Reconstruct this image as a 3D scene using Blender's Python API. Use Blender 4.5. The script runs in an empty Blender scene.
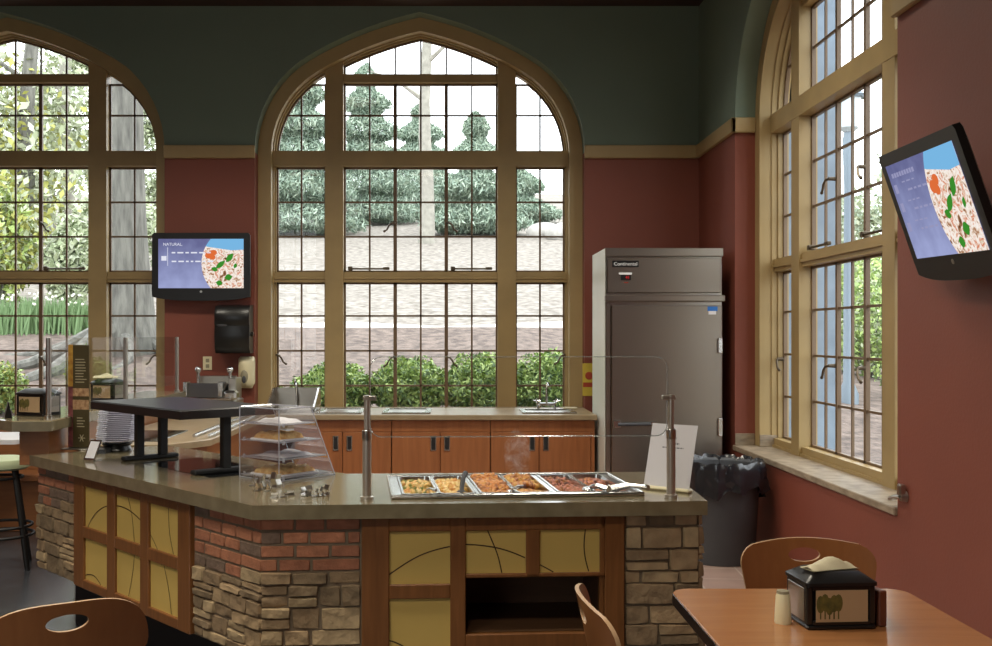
import bpy, bmesh, math, random
import numpy as np
from mathutils import Matrix, Vector, Euler

random.seed(7)
RNG = np.random.default_rng(11)
SC = bpy.context.scene
COL = SC.collection
PI = math.pi
# camera numbers: focal length and principal point in pixels of the 992x646 frame, eye height
F, CX, CY, H = 1040.0, 450.0, 335.0, 1.55
WB = 9.20            # back wall plane (y)
WR = 2.203           # right wall plane (x)
CEIL = 4.46


def at(x, y, Y):
    """the point at depth Y that the camera sees at pixel x, y"""
    return Vector(((x - CX) * Y / F, Y, H - (y - CY) * Y / F))


def on(x, y, z):
    """the point of the horizontal plane z that the camera sees at pixel x, y"""
    return at(x, y, F * (H - z) / (y - CY))


# ------------------------------------------------------------------ materials
def lin(c):
    return tuple(((v / 255) / 12.92 if v / 255 <= .04045 else ((v / 255 + .055) / 1.055) ** 2.4) for v in c)


MATS = {}


def mat(name, rgb, rough=.5, metal=0., var=.0, scale=8., bump=0., bscale=None, stretch=(1, 1, 1), spec=.5, rgb2=None, coat=0., detail=4., emit=0.):
    """a principled material whose colour and relief come from object-space noise"""
    m = bpy.data.materials.new(name)
    m.use_nodes = True
    nt = m.node_tree
    p = nt.nodes['Principled BSDF']
    c = lin(rgb)
    p.inputs['Base Color'].default_value = (*c, 1)
    p.inputs['Roughness'].default_value = rough
    p.inputs['Metallic'].default_value = metal
    p.inputs['Specular IOR Level'].default_value = spec
    p.inputs['Coat Weight'].default_value = coat
    p.inputs['Coat Roughness'].default_value = .12
    if emit:
        p.inputs['Emission Color'].default_value = (*c, 1)
        p.inputs['Emission Strength'].default_value = emit
    if var or bump or rgb2:
        tc = nt.nodes.new('ShaderNodeTexCoord')
        mp = nt.nodes.new('ShaderNodeMapping')
        mp.inputs['Scale'].default_value = stretch
        nt.links.new(tc.outputs['Object'], mp.inputs['Vector'])
        nz = nt.nodes.new('ShaderNodeTexNoise')
        nz.inputs['Scale'].default_value = scale
        nz.inputs['Detail'].default_value = detail
        nt.links.new(mp.outputs['Vector'], nz.inputs['Vector'])
        if var or rgb2:
            rp = nt.nodes.new('ShaderNodeValToRGB')
            a = tuple(max(0, v * (1 - var)) for v in c)
            b = lin(rgb2) if rgb2 else tuple(min(1, v * (1 + var)) for v in c)
            rp.color_ramp.elements[0].position = .3
            rp.color_ramp.elements[0].color = (*a, 1)
            rp.color_ramp.elements[1].position = .7
            rp.color_ramp.elements[1].color = (*b, 1)
            nt.links.new(nz.outputs['Fac'], rp.inputs['Fac'])
            nt.links.new(rp.outputs['Color'], p.inputs['Base Color'])
            if emit:
                nt.links.new(rp.outputs['Color'], p.inputs['Emission Color'])
        if bump:
            n2 = nz
            if bscale:
                n2 = nt.nodes.new('ShaderNodeTexNoise')
                n2.inputs['Scale'].default_value = bscale
                n2.inputs['Detail'].default_value = 3
                nt.links.new(mp.outputs['Vector'], n2.inputs['Vector'])
            bp = nt.nodes.new('ShaderNodeBump')
            bp.inputs['Strength'].default_value = bump
            bp.inputs['Distance'].default_value = .02
            nt.links.new(n2.outputs['Fac'], bp.inputs['Height'])
            nt.links.new(bp.outputs['Normal'], p.inputs['Normal'])
    MATS[name] = m
    return m


def clear_mat(name, tint, refl=.07, rough=.02, haze=0., hazecol=(1, 1, 1), graze=.6):
    """thin sheet of glass or acrylic: passes light straight on, mirrors a little of it"""
    m = bpy.data.materials.new(name)
    m.use_nodes = True
    nt = m.node_tree
    nt.nodes.clear()
    out = nt.nodes.new('ShaderNodeOutputMaterial')
    tr = nt.nodes.new('ShaderNodeBsdfTransparent')
    tr.inputs['Color'].default_value = (*tint, 1)
    gl = nt.nodes.new('ShaderNodeBsdfGlossy')
    gl.inputs['Roughness'].default_value = rough
    mx = nt.nodes.new('ShaderNodeMixShader')
    lw = nt.nodes.new('ShaderNodeLayerWeight')
    lw.inputs['Blend'].default_value = .25
    ad = nt.nodes.new('ShaderNodeMath')
    ad.operation = 'MULTIPLY_ADD'
    ad.inputs[1].default_value = graze
    ad.inputs[2].default_value = refl
    nt.links.new(lw.outputs['Fresnel'], ad.inputs[0])
    ad.use_clamp = True
    nt.links.new(ad.outputs[0], mx.inputs['Fac'])
    last = tr
    if haze:
        df = nt.nodes.new('ShaderNodeBsdfDiffuse')
        df.inputs['Color'].default_value = (*hazecol, 1)
        tl = nt.nodes.new('ShaderNodeBsdfTranslucent')
        tl.inputs['Color'].default_value = (*hazecol, 1)
        m0 = nt.nodes.new('ShaderNodeMixShader')
        nt.links.new(df.outputs[0], m0.inputs[1])
        nt.links.new(tl.outputs[0], m0.inputs[2])
        m1 = nt.nodes.new('ShaderNodeMixShader')
        m1.inputs['Fac'].default_value = haze
        nt.links.new(tr.outputs[0], m1.inputs[1])
        nt.links.new(m0.outputs[0], m1.inputs[2])
        last = m1
    nt.links.new(last.outputs[0], mx.inputs[1])
    nt.links.new(gl.outputs[0], mx.inputs[2])
    nt.links.new(mx.outputs[0], out.inputs['Surface'])
    MATS[name] = m
    return m


def tile_mat(name, c1, c2, grout, size, rough):
    m = bpy.data.materials.new(name)
    m.use_nodes = True
    nt = m.node_tree
    p = nt.nodes['Principled BSDF']
    tc = nt.nodes.new('ShaderNodeTexCoord')
    mp = nt.nodes.new('ShaderNodeMapping')
    mp.inputs['Rotation'].default_value = (0, 0, math.radians(4))
    nt.links.new(tc.outputs['Object'], mp.inputs['Vector'])
    br = nt.nodes.new('ShaderNodeTexBrick')
    br.offset = 0
    br.inputs['Color1'].default_value = (*lin(c1), 1)
    br.inputs['Color2'].default_value = (*lin(c2), 1)
    br.inputs['Mortar'].default_value = (*lin(grout), 1)
    br.inputs['Scale'].default_value = 1.0
    br.inputs['Brick Width'].default_value = size
    br.inputs['Row Height'].default_value = size
    br.inputs['Mortar Size'].default_value = .006
    nt.links.new(mp.outputs['Vector'], br.inputs['Vector'])
    nz = nt.nodes.new('ShaderNodeTexNoise')
    nz.inputs['Scale'].default_value = 5
    nz.inputs['Detail'].default_value = 6
    nt.links.new(tc.outputs['Object'], nz.inputs['Vector'])
    mx = nt.nodes.new('ShaderNodeMix')
    mx.data_type = 'RGBA'
    mx.blend_type = 'OVERLAY'
    mx.inputs[0].default_value = .35
    nt.links.new(br.outputs['Color'], mx.inputs[6])
    nt.links.new(nz.outputs['Fac'], mx.inputs[7])
    nt.links.new(mx.outputs[2], p.inputs['Base Color'])
    p.inputs['Roughness'].default_value = rough
    MATS[name] = m
    return m


def wood_mat(name, c1, c2, rough=.35, axis=2, scale=3.0, coat=.0):
    """streaky grain running along one axis"""
    m = bpy.data.materials.new(name)
    m.use_nodes = True
    nt = m.node_tree
    p = nt.nodes['Principled BSDF']
    tc = nt.nodes.new('ShaderNodeTexCoord')
    mp = nt.nodes.new('ShaderNodeMapping')
    s = [14, 14, 14]
    s[axis] = 1.1
    mp.inputs['Scale'].default_value = s
    nt.links.new(tc.outputs['Object'], mp.inputs['Vector'])
    nz = nt.nodes.new('ShaderNodeTexNoise')
    nz.inputs['Scale'].default_value = scale
    nz.inputs['Detail'].default_value = 5
    nz.inputs['Distortion'].default_value = .6
    nt.links.new(mp.outputs['Vector'], nz.inputs['Vector'])
    rp = nt.nodes.new('ShaderNodeValToRGB')
    rp.color_ramp.elements[0].position = .25
    rp.color_ramp.elements[0].color = (*lin(c1), 1)
    rp.color_ramp.elements[1].position = .75
    rp.color_ramp.elements[1].color = (*lin(c2), 1)
    nt.links.new(nz.outputs['Fac'], rp.inputs['Fac'])
    nt.links.new(rp.outputs['Color'], p.inputs['Base Color'])
    p.inputs['Roughness'].default_value = rough
    p.inputs['Coat Weight'].default_value = coat
    p.inputs['Coat Roughness'].default_value = .15
    MATS[name] = m
    return m


def screen_mat(name, kind):
    """the glowing picture of a television: gradient panel or salad photograph"""
    m = bpy.data.materials.new(name)
    m.use_nodes = True
    nt = m.node_tree
    nt.nodes.clear()
    out = nt.nodes.new('ShaderNodeOutputMaterial')
    em = nt.nodes.new('ShaderNodeEmission')
    em.inputs['Strength'].default_value = 1.0
    tc = nt.nodes.new('ShaderNodeTexCoord')
    rp = nt.nodes.new('ShaderNodeValToRGB')
    cr = rp.color_ramp
    if kind == 'panel':
        sx = nt.nodes.new('ShaderNodeSeparateXYZ')
        nt.links.new(tc.outputs['Object'], sx.inputs[0])
        nz = nt.nodes.new('ShaderNodeTexNoise')
        nz.inputs['Scale'].default_value = 9
        nz.inputs['Detail'].default_value = 3
        nt.links.new(tc.outputs['Object'], nz.inputs['Vector'])
        a = nt.nodes.new('ShaderNodeMath')
        a.operation = 'MULTIPLY_ADD'
        a.inputs[1].default_value = -1.5
        a.inputs[2].default_value = .2
        nt.links.new(sx.outputs['Z'], a.inputs[0])
        b = nt.nodes.new('ShaderNodeMath')
        b.operation = 'MULTIPLY_ADD'
        b.inputs[1].default_value = .55
        nt.links.new(nz.outputs['Fac'], b.inputs[0])
        nt.links.new(a.outputs[0], b.inputs[2])
        nt.links.new(b.outputs[0], rp.inputs['Fac'])
        cr.elements[0].color = (*lin((84, 84, 128)), 1)
        cr.elements[1].color = (*lin((164, 172, 216)), 1)
        cr.elements[1].position = .95
    else:
        nz = nt.nodes.new('ShaderNodeTexNoise')
        nz.inputs['Scale'].default_value = 26
        nz.inputs['Detail'].default_value = 5
        nz.inputs['Distortion'].default_value = .8
        nt.links.new(tc.outputs['Object'], nz.inputs['Vector'])
        nt.links.new(nz.outputs['Fac'], rp.inputs['Fac'])
        cols = ((.28, (70, 44, 30)), (.38, (170, 120, 84)), (.44, (236, 216, 198)), (.52, (250, 244, 238)), (.58, (232, 196, 176)), (.63, (206, 110, 66)), (.68, (240, 220, 200)), (.76, (120, 140, 70)))
        cr.elements[0].position, cr.elements[0].color = cols[0][0], (*lin(cols[0][1]), 1)
        cr.elements[1].position, cr.elements[1].color = cols[-1][0], (*lin(cols[-1][1]), 1)
        for q, c in cols[1:-1]:
            e = cr.elements.new(q)
            e.color = (*lin(c), 1)
    nt.links.new(rp.outputs['Color'], em.inputs['Color'])
    nt.links.new(em.outputs[0], out.inputs['Surface'])
    MATS[name] = m
    return m


def glow(name, rgb, s=1.):
    m = bpy.data.materials.new(name)
    m.use_nodes = True
    nt = m.node_tree
    nt.nodes.clear()
    out = nt.nodes.new('ShaderNodeOutputMaterial')
    em = nt.nodes.new('ShaderNodeEmission')
    em.inputs['Color'].default_value = (*lin(rgb), 1)
    em.inputs['Strength'].default_value = s
    nt.links.new(em.outputs[0], out.inputs['Surface'])
    MATS[name] = m
    return m


# ------------------------------------------------------------------ mesh builder
ROOTM = {}


def chain_root(o):
    while o.parent:
        o = o.parent
    return o


class MB:
    """collects shapes in world space; build() links them as ONE mesh object"""

    def __init__(self, M=None):
        self.v, self.f, self.mi = [], [], []
        self.M = M
        self.m = 0

    def add(self, verts, faces, M=None):
        n = len(self.v)
        for p in verts:
            p = Vector(p)
            if M is not None:
                p = M @ p
            if self.M is not None:
                p = self.M @ p
            self.v.append(p)
        for f in faces:
            self.f.append(tuple(i + n for i in f))
            self.mi.append(self.m)
        return self

    def box(self, x0, x1, y0, y1, z0, z1, b=0., M=None):
        if x1 < x0: x0, x1 = x1, x0
        if y1 < y0: y0, y1 = y1, y0
        if z1 < z0: z0, z1 = z1, z0
        b = min(b, .49 * (x1 - x0), .49 * (y1 - y0), .49 * (z1 - z0))
        if b <= 0:
            vs = [(x, y, z) for z in (z0, z1) for y in (y0, y1) for x in (x0, x1)]
            fs = [(0, 2, 3, 1), (4, 5, 7, 6), (0, 1, 5, 4), (2, 6, 7, 3), (0, 4, 6, 2), (1, 3, 7, 5)]
            return self.add(vs, fs, M)
        X, Y, Z = (x0, x1), (y0, y1), (z0, z1)
        idx, vs = {}, []
        for i in (0, 1):
            for j in (0, 1):
                for k in (0, 1):
                    sx, sy, sz = (1, -1)[i], (1, -1)[j], (1, -1)[k]
                    for a in range(3):
                        p = [X[i] + (0 if a == 0 else sx * b), Y[j] + (0 if a == 1 else sy * b), Z[k] + (0 if a == 2 else sz * b)]
                        idx[i, j, k, a] = len(vs)
                        vs.append(p)
        fs = []
        for i in (0, 1):
            q = [idx[i, 0, 0, 0], idx[i, 1, 0, 0], idx[i, 1, 1, 0], idx[i, 0, 1, 0]]
            fs.append(q if i else q[::-1])
            q = [idx[0, i, 0, 1], idx[0, i, 1, 1], idx[1, i, 1, 1], idx[1, i, 0, 1]]
            fs.append(q if i else q[::-1])
            q = [idx[0, 0, i, 2], idx[1, 0, i, 2], idx[1, 1, i, 2], idx[0, 1, i, 2]]
            fs.append(q if i else q[::-1])
        for i in (0, 1):
            for j in (0, 1):
                q = [idx[i, j, 0, 0], idx[i, j, 0, 1], idx[i, j, 1, 1], idx[i, j, 1, 0]]
                fs.append(q if (i + j) % 2 == 0 else q[::-1])
                q = [idx[i, 0, j, 2], idx[i, 0, j, 0], idx[i, 1, j, 0], idx[i, 1, j, 2]]
                fs.append(q if (i + j) % 2 == 0 else q[::-1])
                q = [idx[0, i, j, 1], idx[0, i, j, 2], idx[1, i, j, 2], idx[1, i, j, 1]]
                fs.append(q if (i + j) % 2 == 0 else q[::-1])
                for k in (0, 1):
                    q = [idx[i, j, k, 0], idx[i, j, k, 1], idx[i, j, k, 2]]
                    fs.append(q if (i + j + k) % 2 else q[::-1])
        return self.add(vs, fs, M)

    def cyl(self, p0, p1, r0, r1=None, n=20, caps=True, M=None):
        r1 = r0 if r1 is None else r1
        p0, p1 = Vector(p0), Vector(p1)
        d = (p1 - p0).normalized()
        a = d.orthogonal().normalized()
        b = d.cross(a)
        vs = []
        for p, r in ((p0, r0), (p1, r1)):
            for i in range(n):
                t = 2 * PI * i / n
                vs.append(p + a * (r * math.cos(t)) + b * (r * math.sin(t)))
        fs = [(i, (i + 1) % n, n + (i + 1) % n, n + i) for i in range(n)]
        if caps:
            fs.append(tuple(range(n))[::-1])
            fs.append(tuple(range(n, 2 * n)))
        return self.add(vs, fs, M)

    def tube(self, pts, r, n=10, closed=False, M=None, radii=None):
        pts = [Vector(p) for p in pts]
        k = len(pts)
        tang = []
        for i in range(k):
            if closed:
                t = pts[(i + 1) % k] - pts[i - 1]
            else:
                t = pts[min(i + 1, k - 1)] - pts[max(i - 1, 0)]
            tang.append(t.normalized())
        a = tang[0].orthogonal().normalized()
        vs = []
        for i in range(k):
            a = (a - tang[i] * a.dot(tang[i])).normalized()
            b = tang[i].cross(a)
            rr = radii[i] if radii else r
            for j in range(n):
                t = 2 * PI * j / n
                vs.append(pts[i] + a * (rr * math.cos(t)) + b * (rr * math.sin(t)))
        fs = []
        for i in range(k if closed else k - 1):
            i2 = (i + 1) % k
            for j in range(n):
                j2 = (j + 1) % n
                fs.append((i * n + j, i * n + j2, i2 * n + j2, i2 * n + j))
        if not closed:
            fs.append(tuple(range(n))[::-1])
            fs.append(tuple(range((k - 1) * n, k * n)))
        return self.add(vs, fs, M)

    def lathe(self, prof, c=(0, 0, 0), n=28, M=None, closed=False):
        vs, fs = [], []
        k = len(prof)
        for r, z in prof:
            for j in range(n):
                t = 2 * PI * j / n
                vs.append((c[0] + r * math.cos(t), c[1] + r * math.sin(t), c[2] + z))
        for i in range(k - 1):
            for j in range(n):
                j2 = (j + 1) % n
                fs.append((i * n + j, i * n + j2, (i + 1) * n + j2, (i + 1) * n + j))
        if not closed:
            fs.append(tuple(range(n))[::-1])
            fs.append(tuple(range((k - 1) * n, k * n)))
        return self.add(vs, fs, M)

    def prism(self, poly, z0, z1, M=None, b=0.):
        """polygon (counter-clockwise in x, y) pushed from z0 to z1, top edge chamfered by b"""
        n = len(poly)
        vs = [(p[0], p[1], z0) for p in poly] + [(p[0], p[1], z1 - b) for p in poly]
        fs = [tuple(range(n))[::-1]] + [(i, (i + 1) % n, n + (i + 1) % n, n + i) for i in range(n)]
        if b > 0:
            ins = inset(poly, b)
            vs += [(p[0], p[1], z1) for p in ins]
            fs += [(n + i, n + (i + 1) % n, 2 * n + (i + 1) % n, 2 * n + i) for i in range(n)]
            fs.append(tuple(range(2 * n, 3 * n)))
        else:
            fs.append(tuple(range(n, 2 * n)))
        return self.add(vs, fs, M)

    def grid(self, fn, nu, nv, M=None):
        vs = [fn(i / nu, j / nv) for j in range(nv + 1) for i in range(nu + 1)]
        w = nu + 1
        fs = [(j * w + i, j * w + i + 1, (j + 1) * w + i + 1, (j + 1) * w + i) for j in range(nv) for i in range(nu)]
        return self.add(vs, fs, M)

    def ball(self, c, r, n=12, m=8, s=(1, 1, 1), M=None):
        prof = [(max(1e-5, r * math.sin(PI * i / m)), -r * math.cos(PI * i / m)) for i in range(m + 1)]
        vs, fs = [], []
        for a, z in prof:
            for j in range(n):
                t = 2 * PI * j / n
                vs.append((c[0] + s[0] * a * math.cos(t), c[1] + s[1] * a * math.sin(t), c[2] + s[2] * z))
        for i in range(m):
            for j in range(n):
                j2 = (j + 1) % n
                fs.append((i * n + j, i * n + j2, (i + 1) * n + j2, (i + 1) * n + j))
        return self.add(vs, fs, M)

    def build(self, name, mats, parent=None, smooth=35, solid=0.):
        me = bpy.data.meshes.new(name)
        if parent is not None:
            inv = ROOTM[chain_root(parent).name].inverted()
            vs = [inv @ p for p in self.v]
            loc = None
        else:
            xs = [p.x for p in self.v]
            ys = [p.y for p in self.v]
            zs = [p.z for p in self.v]
            loc = Vector(((min(xs) + max(xs)) / 2, (min(ys) + max(ys)) / 2, min(zs)))
            vs = [p - loc for p in self.v]
        me.from_pydata([tuple(p) for p in vs], [], self.f)
        if not isinstance(mats, (list, tuple)):
            mats = [mats]
        for m in mats:
            me.materials.append(MATS[m])
        if len(mats) > 1:
            me.polygons.foreach_set('material_index', self.mi)
        if smooth:
            me.polygons.foreach_set('use_smooth', [True] * len(me.polygons))
            me.set_sharp_from_angle(angle=math.radians(smooth))
        me.update()
        o = bpy.data.objects.new(name, me)
        COL.objects.link(o)
        if parent is not None:
            o.parent = parent
        else:
            o.location = loc
            ROOTM[o.name] = Matrix.Translation(loc)
        if solid:
            md = o.modifiers.new('thickness', 'SOLIDIFY')
            md.thickness = solid
            md.offset = 0
        return o


def inset(poly, d):
    n = len(poly)
    out = []
    for i in range(n):
        p0, p1, p2 = Vector(poly[i - 1][:2]), Vector(poly[i][:2]), Vector(poly[(i + 1) % n][:2])
        e1, e2 = (p1 - p0).normalized(), (p2 - p1).normalized()
        n1, n2 = Vector((-e1.y, e1.x)), Vector((-e2.y, e2.x))
        b = (n1 + n2)
        b = b / max(.2, b.dot(b)) * 2
        out.append(tuple(p1 + b * d))
    return out


def rounded(x0, x1, y0, y1, r, n=6):
    pts = []
    for cx, cy, a0 in ((x1 - r, y0 + r, -PI / 2), (x1 - r, y1 - r, 0), (x0 + r, y1 - r, PI / 2), (x0 + r, y0 + r, PI)):
        for i in range(n + 1):
            a = a0 + PI / 2 * i / n
            pts.append((cx + r * math.cos(a), cy + r * math.sin(a)))
    return pts


def tag(o, label=None, cat=None, group=None, kind=None):
    if label: o['label'] = label
    if cat: o['category'] = cat
    if group: o['group'] = group
    if kind: o['kind'] = kind
    return o


def thing(name, label, cat, loc=(0, 0, 0), rotz=0., group=None, kind=None, rot=None):
    o = bpy.data.objects.new(name, None)
    o.empty_display_size = .1
    COL.objects.link(o)
    o.location = loc
    e = Euler(rot) if rot else Euler((0, 0, rotz))
    o.rotation_euler = e
    ROOTM[o.name] = Matrix.Translation(Vector(loc)) @ e.to_matrix().to_4x4()
    return tag(o, label, cat, group, kind)


def local(o):
    """world matrix of a thing, so that its parts can be written in its own axes"""
    return ROOTM[o.name]


KIDS = {}


def copy_thing(src, loc, rotz, label, group=None):
    """copies a thing with its parts and sub-parts"""
    kids = [o for o in COL.objects if o.parent == src]
    r = src.copy()
    COL.objects.link(r)
    r.location = loc
    r.rotation_euler = (0, 0, rotz)
    ROOTM[r.name] = Matrix.Translation(Vector(loc)) @ Euler((0, 0, rotz)).to_matrix().to_4x4()
    r['label'] = label
    if group: r['group'] = group
    for k in kids:
        c = k.copy()
        COL.objects.link(c)
        c.parent = r
        for g in [o for o in COL.objects if o.parent == k]:
            d = g.copy()
            COL.objects.link(d)
            d.parent = c
    return r


def text_mesh(mb, txt, size, M, depth=.0005, align='LEFT'):
    """adds lettering to a mesh builder; M carries the text's x, y plane into the world"""
    cu = bpy.data.curves.new('t', 'FONT')
    cu.body = txt
    cu.size = size
    cu.extrude = depth
    cu.align_x = align
    o = bpy.data.objects.new('t', cu)
    COL.objects.link(o)
    dg = bpy.context.evaluated_depsgraph_get()
    me = bpy.data.meshes.new_from_object(o.evaluated_get(dg))
    mb.add([tuple(v.co) for v in me.vertices], [tuple(p.vertices) for p in me.polygons], M)
    bpy.data.objects.remove(o)
    bpy.data.curves.remove(cu)
    bpy.data.meshes.remove(me)


def frame_matrix(o, x, y, z=None):
    x, y = Vector(x).normalized(), Vector(y).normalized()
    z = x.cross(y) if z is None else Vector(z)
    M = Matrix.Identity(4)
    for i in range(3):
        M[i][0], M[i][1], M[i][2], M[i][3] = x[i], y[i], z[i], o[i]
    return M


# ------------------------------------------------------------------ light levels
SKY = 4.6
EXPO = 0.0
FILL_LAMPS = [(-3.6, 3.2, 1), (-1.0, 3.2, 1), (-3.6, 6.2, 1), (-1.2, 6.2, 1), (.9, 6.4, .8), (-2.6, .4, .9), (-.4, .4, .9)]  # added unseen fill lamps: x, y, share of power
FILL_W = 47
FILL_SPREAD = 140
# ------------------------------------------------------------------ the palette
mat('red_paint', (132, 70, 54), .55, var=.08, scale=1.3, bump=.05, bscale=60)
mat('green_paint', (114, 130, 114), .6, var=.06, scale=1.2, bump=.04, bscale=60)
mat('tan_trim', (172, 148, 102), .5, var=.07, scale=3)
mat('frame_tan', (166, 142, 96), .45, var=.08, scale=4)
mat('came_brown', (112, 90, 66), .45)
mat('iron', (96, 84, 68), .4, metal=.6)
mat('chrome', (205, 205, 205), .16, metal=1.)
mat('steel', (182, 178, 170), .3, metal=1.)
mat('steel_brushed', (158, 150, 140), .32, metal=1., bump=.02, bscale=3, stretch=(40, 40, .6))
mat('steel_bright', (208, 208, 206), .22, metal=1.)
mat('post_steel', (182, 174, 162), .28, metal=.65)
mat('window_sheen', (226, 228, 218), .35, var=.05, scale=2)  # pale colour stands in for the window mirrored in the steel side
mat('black_plastic', (26, 25, 25), .3)
mat('black_matte', (20, 19, 19), .6)
mat('tv_shell', (20, 18, 18), .38)
mat('ceiling_brown', (58, 36, 28), .6, var=.15, scale=3)
mat('plain_wall', (112, 66, 52), .6)
mat('stone_out', (132, 146, 160), .8, var=.12, scale=6)
mat('sill_stone', (134, 118, 98), .5, rgb2=(172, 156, 134), var=.2, scale=9, stretch=(1, 1, 3), detail=8)
mat('counter_stone', (116, 106, 82), .16, rgb2=(130, 119, 94), var=.08, scale=14, spec=.6, coat=.5)
mat('counter_tan', (146, 128, 98), .3, rgb2=(158, 140, 112), var=.08, scale=10)
wood_mat('wood_frame', (112, 70, 36), (136, 88, 48), .38, 2)
wood_mat('wood_dark', (84, 58, 38), (100, 70, 46), .5, 0)
wood_mat('cabinet_wood', (134, 82, 48), (158, 100, 60), .32, 2, 2.0)
wood_mat('orange_wood', (136, 88, 54), (152, 100, 62), .3, 0)
wood_mat('table_wood', (160, 106, 64), (178, 122, 76), .24, 0, 2.2, coat=.25)
wood_mat('chair_wood', (138, 86, 48), (152, 98, 56), .28, 2, 2., coat=.2)
mat('ply_edge', (186, 150, 112), .4)
mat('yellow_panel', (206, 174, 96), .5, var=.05, scale=2)
mat('dark_line', (70, 48, 26), .5)
mat('mortar', (124, 108, 88), .9, var=.1, scale=30)
mat('stone_a', (166, 140, 106), .85, var=.22, scale=14, bump=.5, bscale=26)
mat('stone_b', (148, 124, 94), .85, var=.22, scale=14, bump=.5, bscale=26)
mat('stone_c', (178, 154, 118), .85, var=.22, scale=14, bump=.5, bscale=26)
mat('stone_d', (130, 110, 84), .85, var=.22, scale=14, bump=.5, bscale=26)
mat('brick_a', (186, 124, 92), .85, var=.2, scale=16, bump=.4, bscale=40)
mat('brick_b', (170, 112, 84), .85, var=.2, scale=16, bump=.4, bscale=40)
mat('brick_c', (126, 104, 88), .85, var=.2, scale=16, bump=.4, bscale=40)
mat('paper', (214, 212, 216), .7)
mat('paper_warm', (206, 196, 164), .7)
mat('grey_print', (120, 120, 126), .7)
mat('cream_plastic', (226, 216, 178), .35)
mat('cream_shade', (150, 142, 116), .4)
mat('bag_black', (34, 35, 40), .2, spec=.8)
mat('bin_grey', (72, 74, 78), .55, var=.04)
mat('porcelain', (214, 212, 226), .22)
mat('black_glass', (14, 15, 17), .06, spec=.8)
mat('seat_green', (176, 186, 150), .6)
mat('sign_yellow', (214, 186, 70), .5)
mat('sign_red', (176, 70, 44), .5)
mat('menu_olive', (70, 60, 32), .5)
mat('menu_plum', (86, 40, 46), .5, rgb2=(150, 84, 84), scale=24)
mat('menu_gold', (196, 156, 62), .5, rgb2=(150, 92, 40), scale=30)
mat('menu_photo', (196, 160, 120), .5, rgb2=(120, 80, 50), scale=40)
mat('menu_text', (170, 160, 130), .6)
mat('orange_card', (196, 124, 62), .5)
mat('bread', (222, 150, 70), .7, rgb2=(240, 204, 134), var=.3, scale=40, bump=.6, bscale=50)
mat('food_gold', (214, 172, 92), .5)
mat('food_cream', (228, 202, 142), .5)
mat('food_amber', (208, 152, 82), .5)
mat('food_orange', (200, 132, 68), .5)
mat('food_brown', (160, 104, 62), .5)
mat('food_red', (172, 108, 84), .5)
mat('food_pink', (196, 128, 104), .5)
mat('food_dark', (104, 58, 40), .5)
mat('food_green', (128, 130, 62), .5)
mat('card_sand', (176, 150, 116), .5)
mat('card_tree', (108, 98, 44), .6, rgb2=(74, 74, 36), scale=60)
mat('badge_black', (18, 18, 18), .4)
mat('badge_white', (226, 226, 226), .5)
mat('sticker_blue', (40, 110, 190), .5)
clear_mat('glass_edge', (.75, .82, .8), .25, .1, haze=.3, hazecol=(.8, .86, .84))
glow('led_red', (235, 40, 40), .8)
glow('screen_white', (226, 228, 240), 1.)
glow('screen_sky', (120, 182, 226), 1.)
glow('screen_green', (58, 138, 44), 1.)
glow('screen_orange', (222, 110, 58), 1.)
glow('screen_dim', (150, 150, 186), 1.)
screen_mat('screen_panel', 'panel')
screen_mat('screen_salad', 'salad')
glow('fill_glow', (255, 236, 208), 3.)  # glowing face of the added ceiling lamps
clear_mat('window_glass', (.95, .97, .97), .025, .01, graze=.08)
clear_mat('guard_glass', (.985, .99, .99), .012, .01, graze=.22)
clear_mat('acrylic', (.97, .975, .98), .03, .02, haze=.025, graze=.35, hazecol=(.9, .9, .95))
clear_mat('acrylic_edge', (.8, .82, .86), .12, .08, haze=.42, hazecol=(.86, .87, .95))
tile_mat('slate_tile', (54, 56, 60), (64, 66, 70), (42, 42, 44), .33, .25)
tile_mat('rose_tile', (158, 132, 122), (168, 142, 130), (190, 176, 164), .3, .35)
# outdoors
mat('mulch', (84, 71, 64), .95, rgb2=(124, 108, 98), var=.3, scale=7, bump=.8, bscale=22, detail=8)
mat('pale_slope', (100, 92, 82), .95, rgb2=(152, 144, 135), var=.15, scale=6, bump=.25, bscale=14, detail=8)
mat('path_pale', (200, 198, 192), .9, var=.04, scale=3)
mat('bark_grey', (98, 96, 90), .95, rgb2=(124, 122, 114), var=.25, scale=5, bump=.8, stretch=(3, 3, .5))
mat('bark_pale', (150, 146, 136), .95, var=.2, scale=5)
for n_, c_ in (('leaf_a', (132, 156, 90)), ('leaf_b', (170, 190, 112)), ('leaf_c', (98, 122, 80)),
               ('leaf_yellow', (160, 160, 84)), ('fir_a', (150, 168, 148)), ('fir_b', (172, 186, 166)), ('fir_c', (128, 146, 130)),  # fir and pale tones lightened: glare and haze put into the colour
               ('blade', (112, 140, 92)), ('petal', (244, 242, 226)), ('pale_a', (164, 172, 138)), ('pale_b', (184, 190, 166)), ('pale_c', (142, 154, 118))):
    mat(n_, c_, .6)
mat('lantern_grey', (120, 132, 142), .5)
mat('lantern_glass', (200, 210, 214), .3)
mat('rock_grey', (170, 166, 160), .9, var=.2, scale=4)

# ------------------------------------------------------------------ camera, sky, lamps
cam = bpy.data.cameras.new('camera')
cam.sensor_fit = 'HORIZONTAL'
cam.sensor_width = 36.0
cam.lens = F * 36.0 / 992
cam.shift_x = (496 - CX) / 992
cam.shift_y = (CY - 323) / 992
cam.clip_start = .05
cam.clip_end = 400
co = bpy.data.objects.new('camera', cam)
co.location = (0, 0, H)
co.rotation_euler = (PI / 2, 0, 0)
COL.objects.link(co)
SC.camera = co

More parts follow.
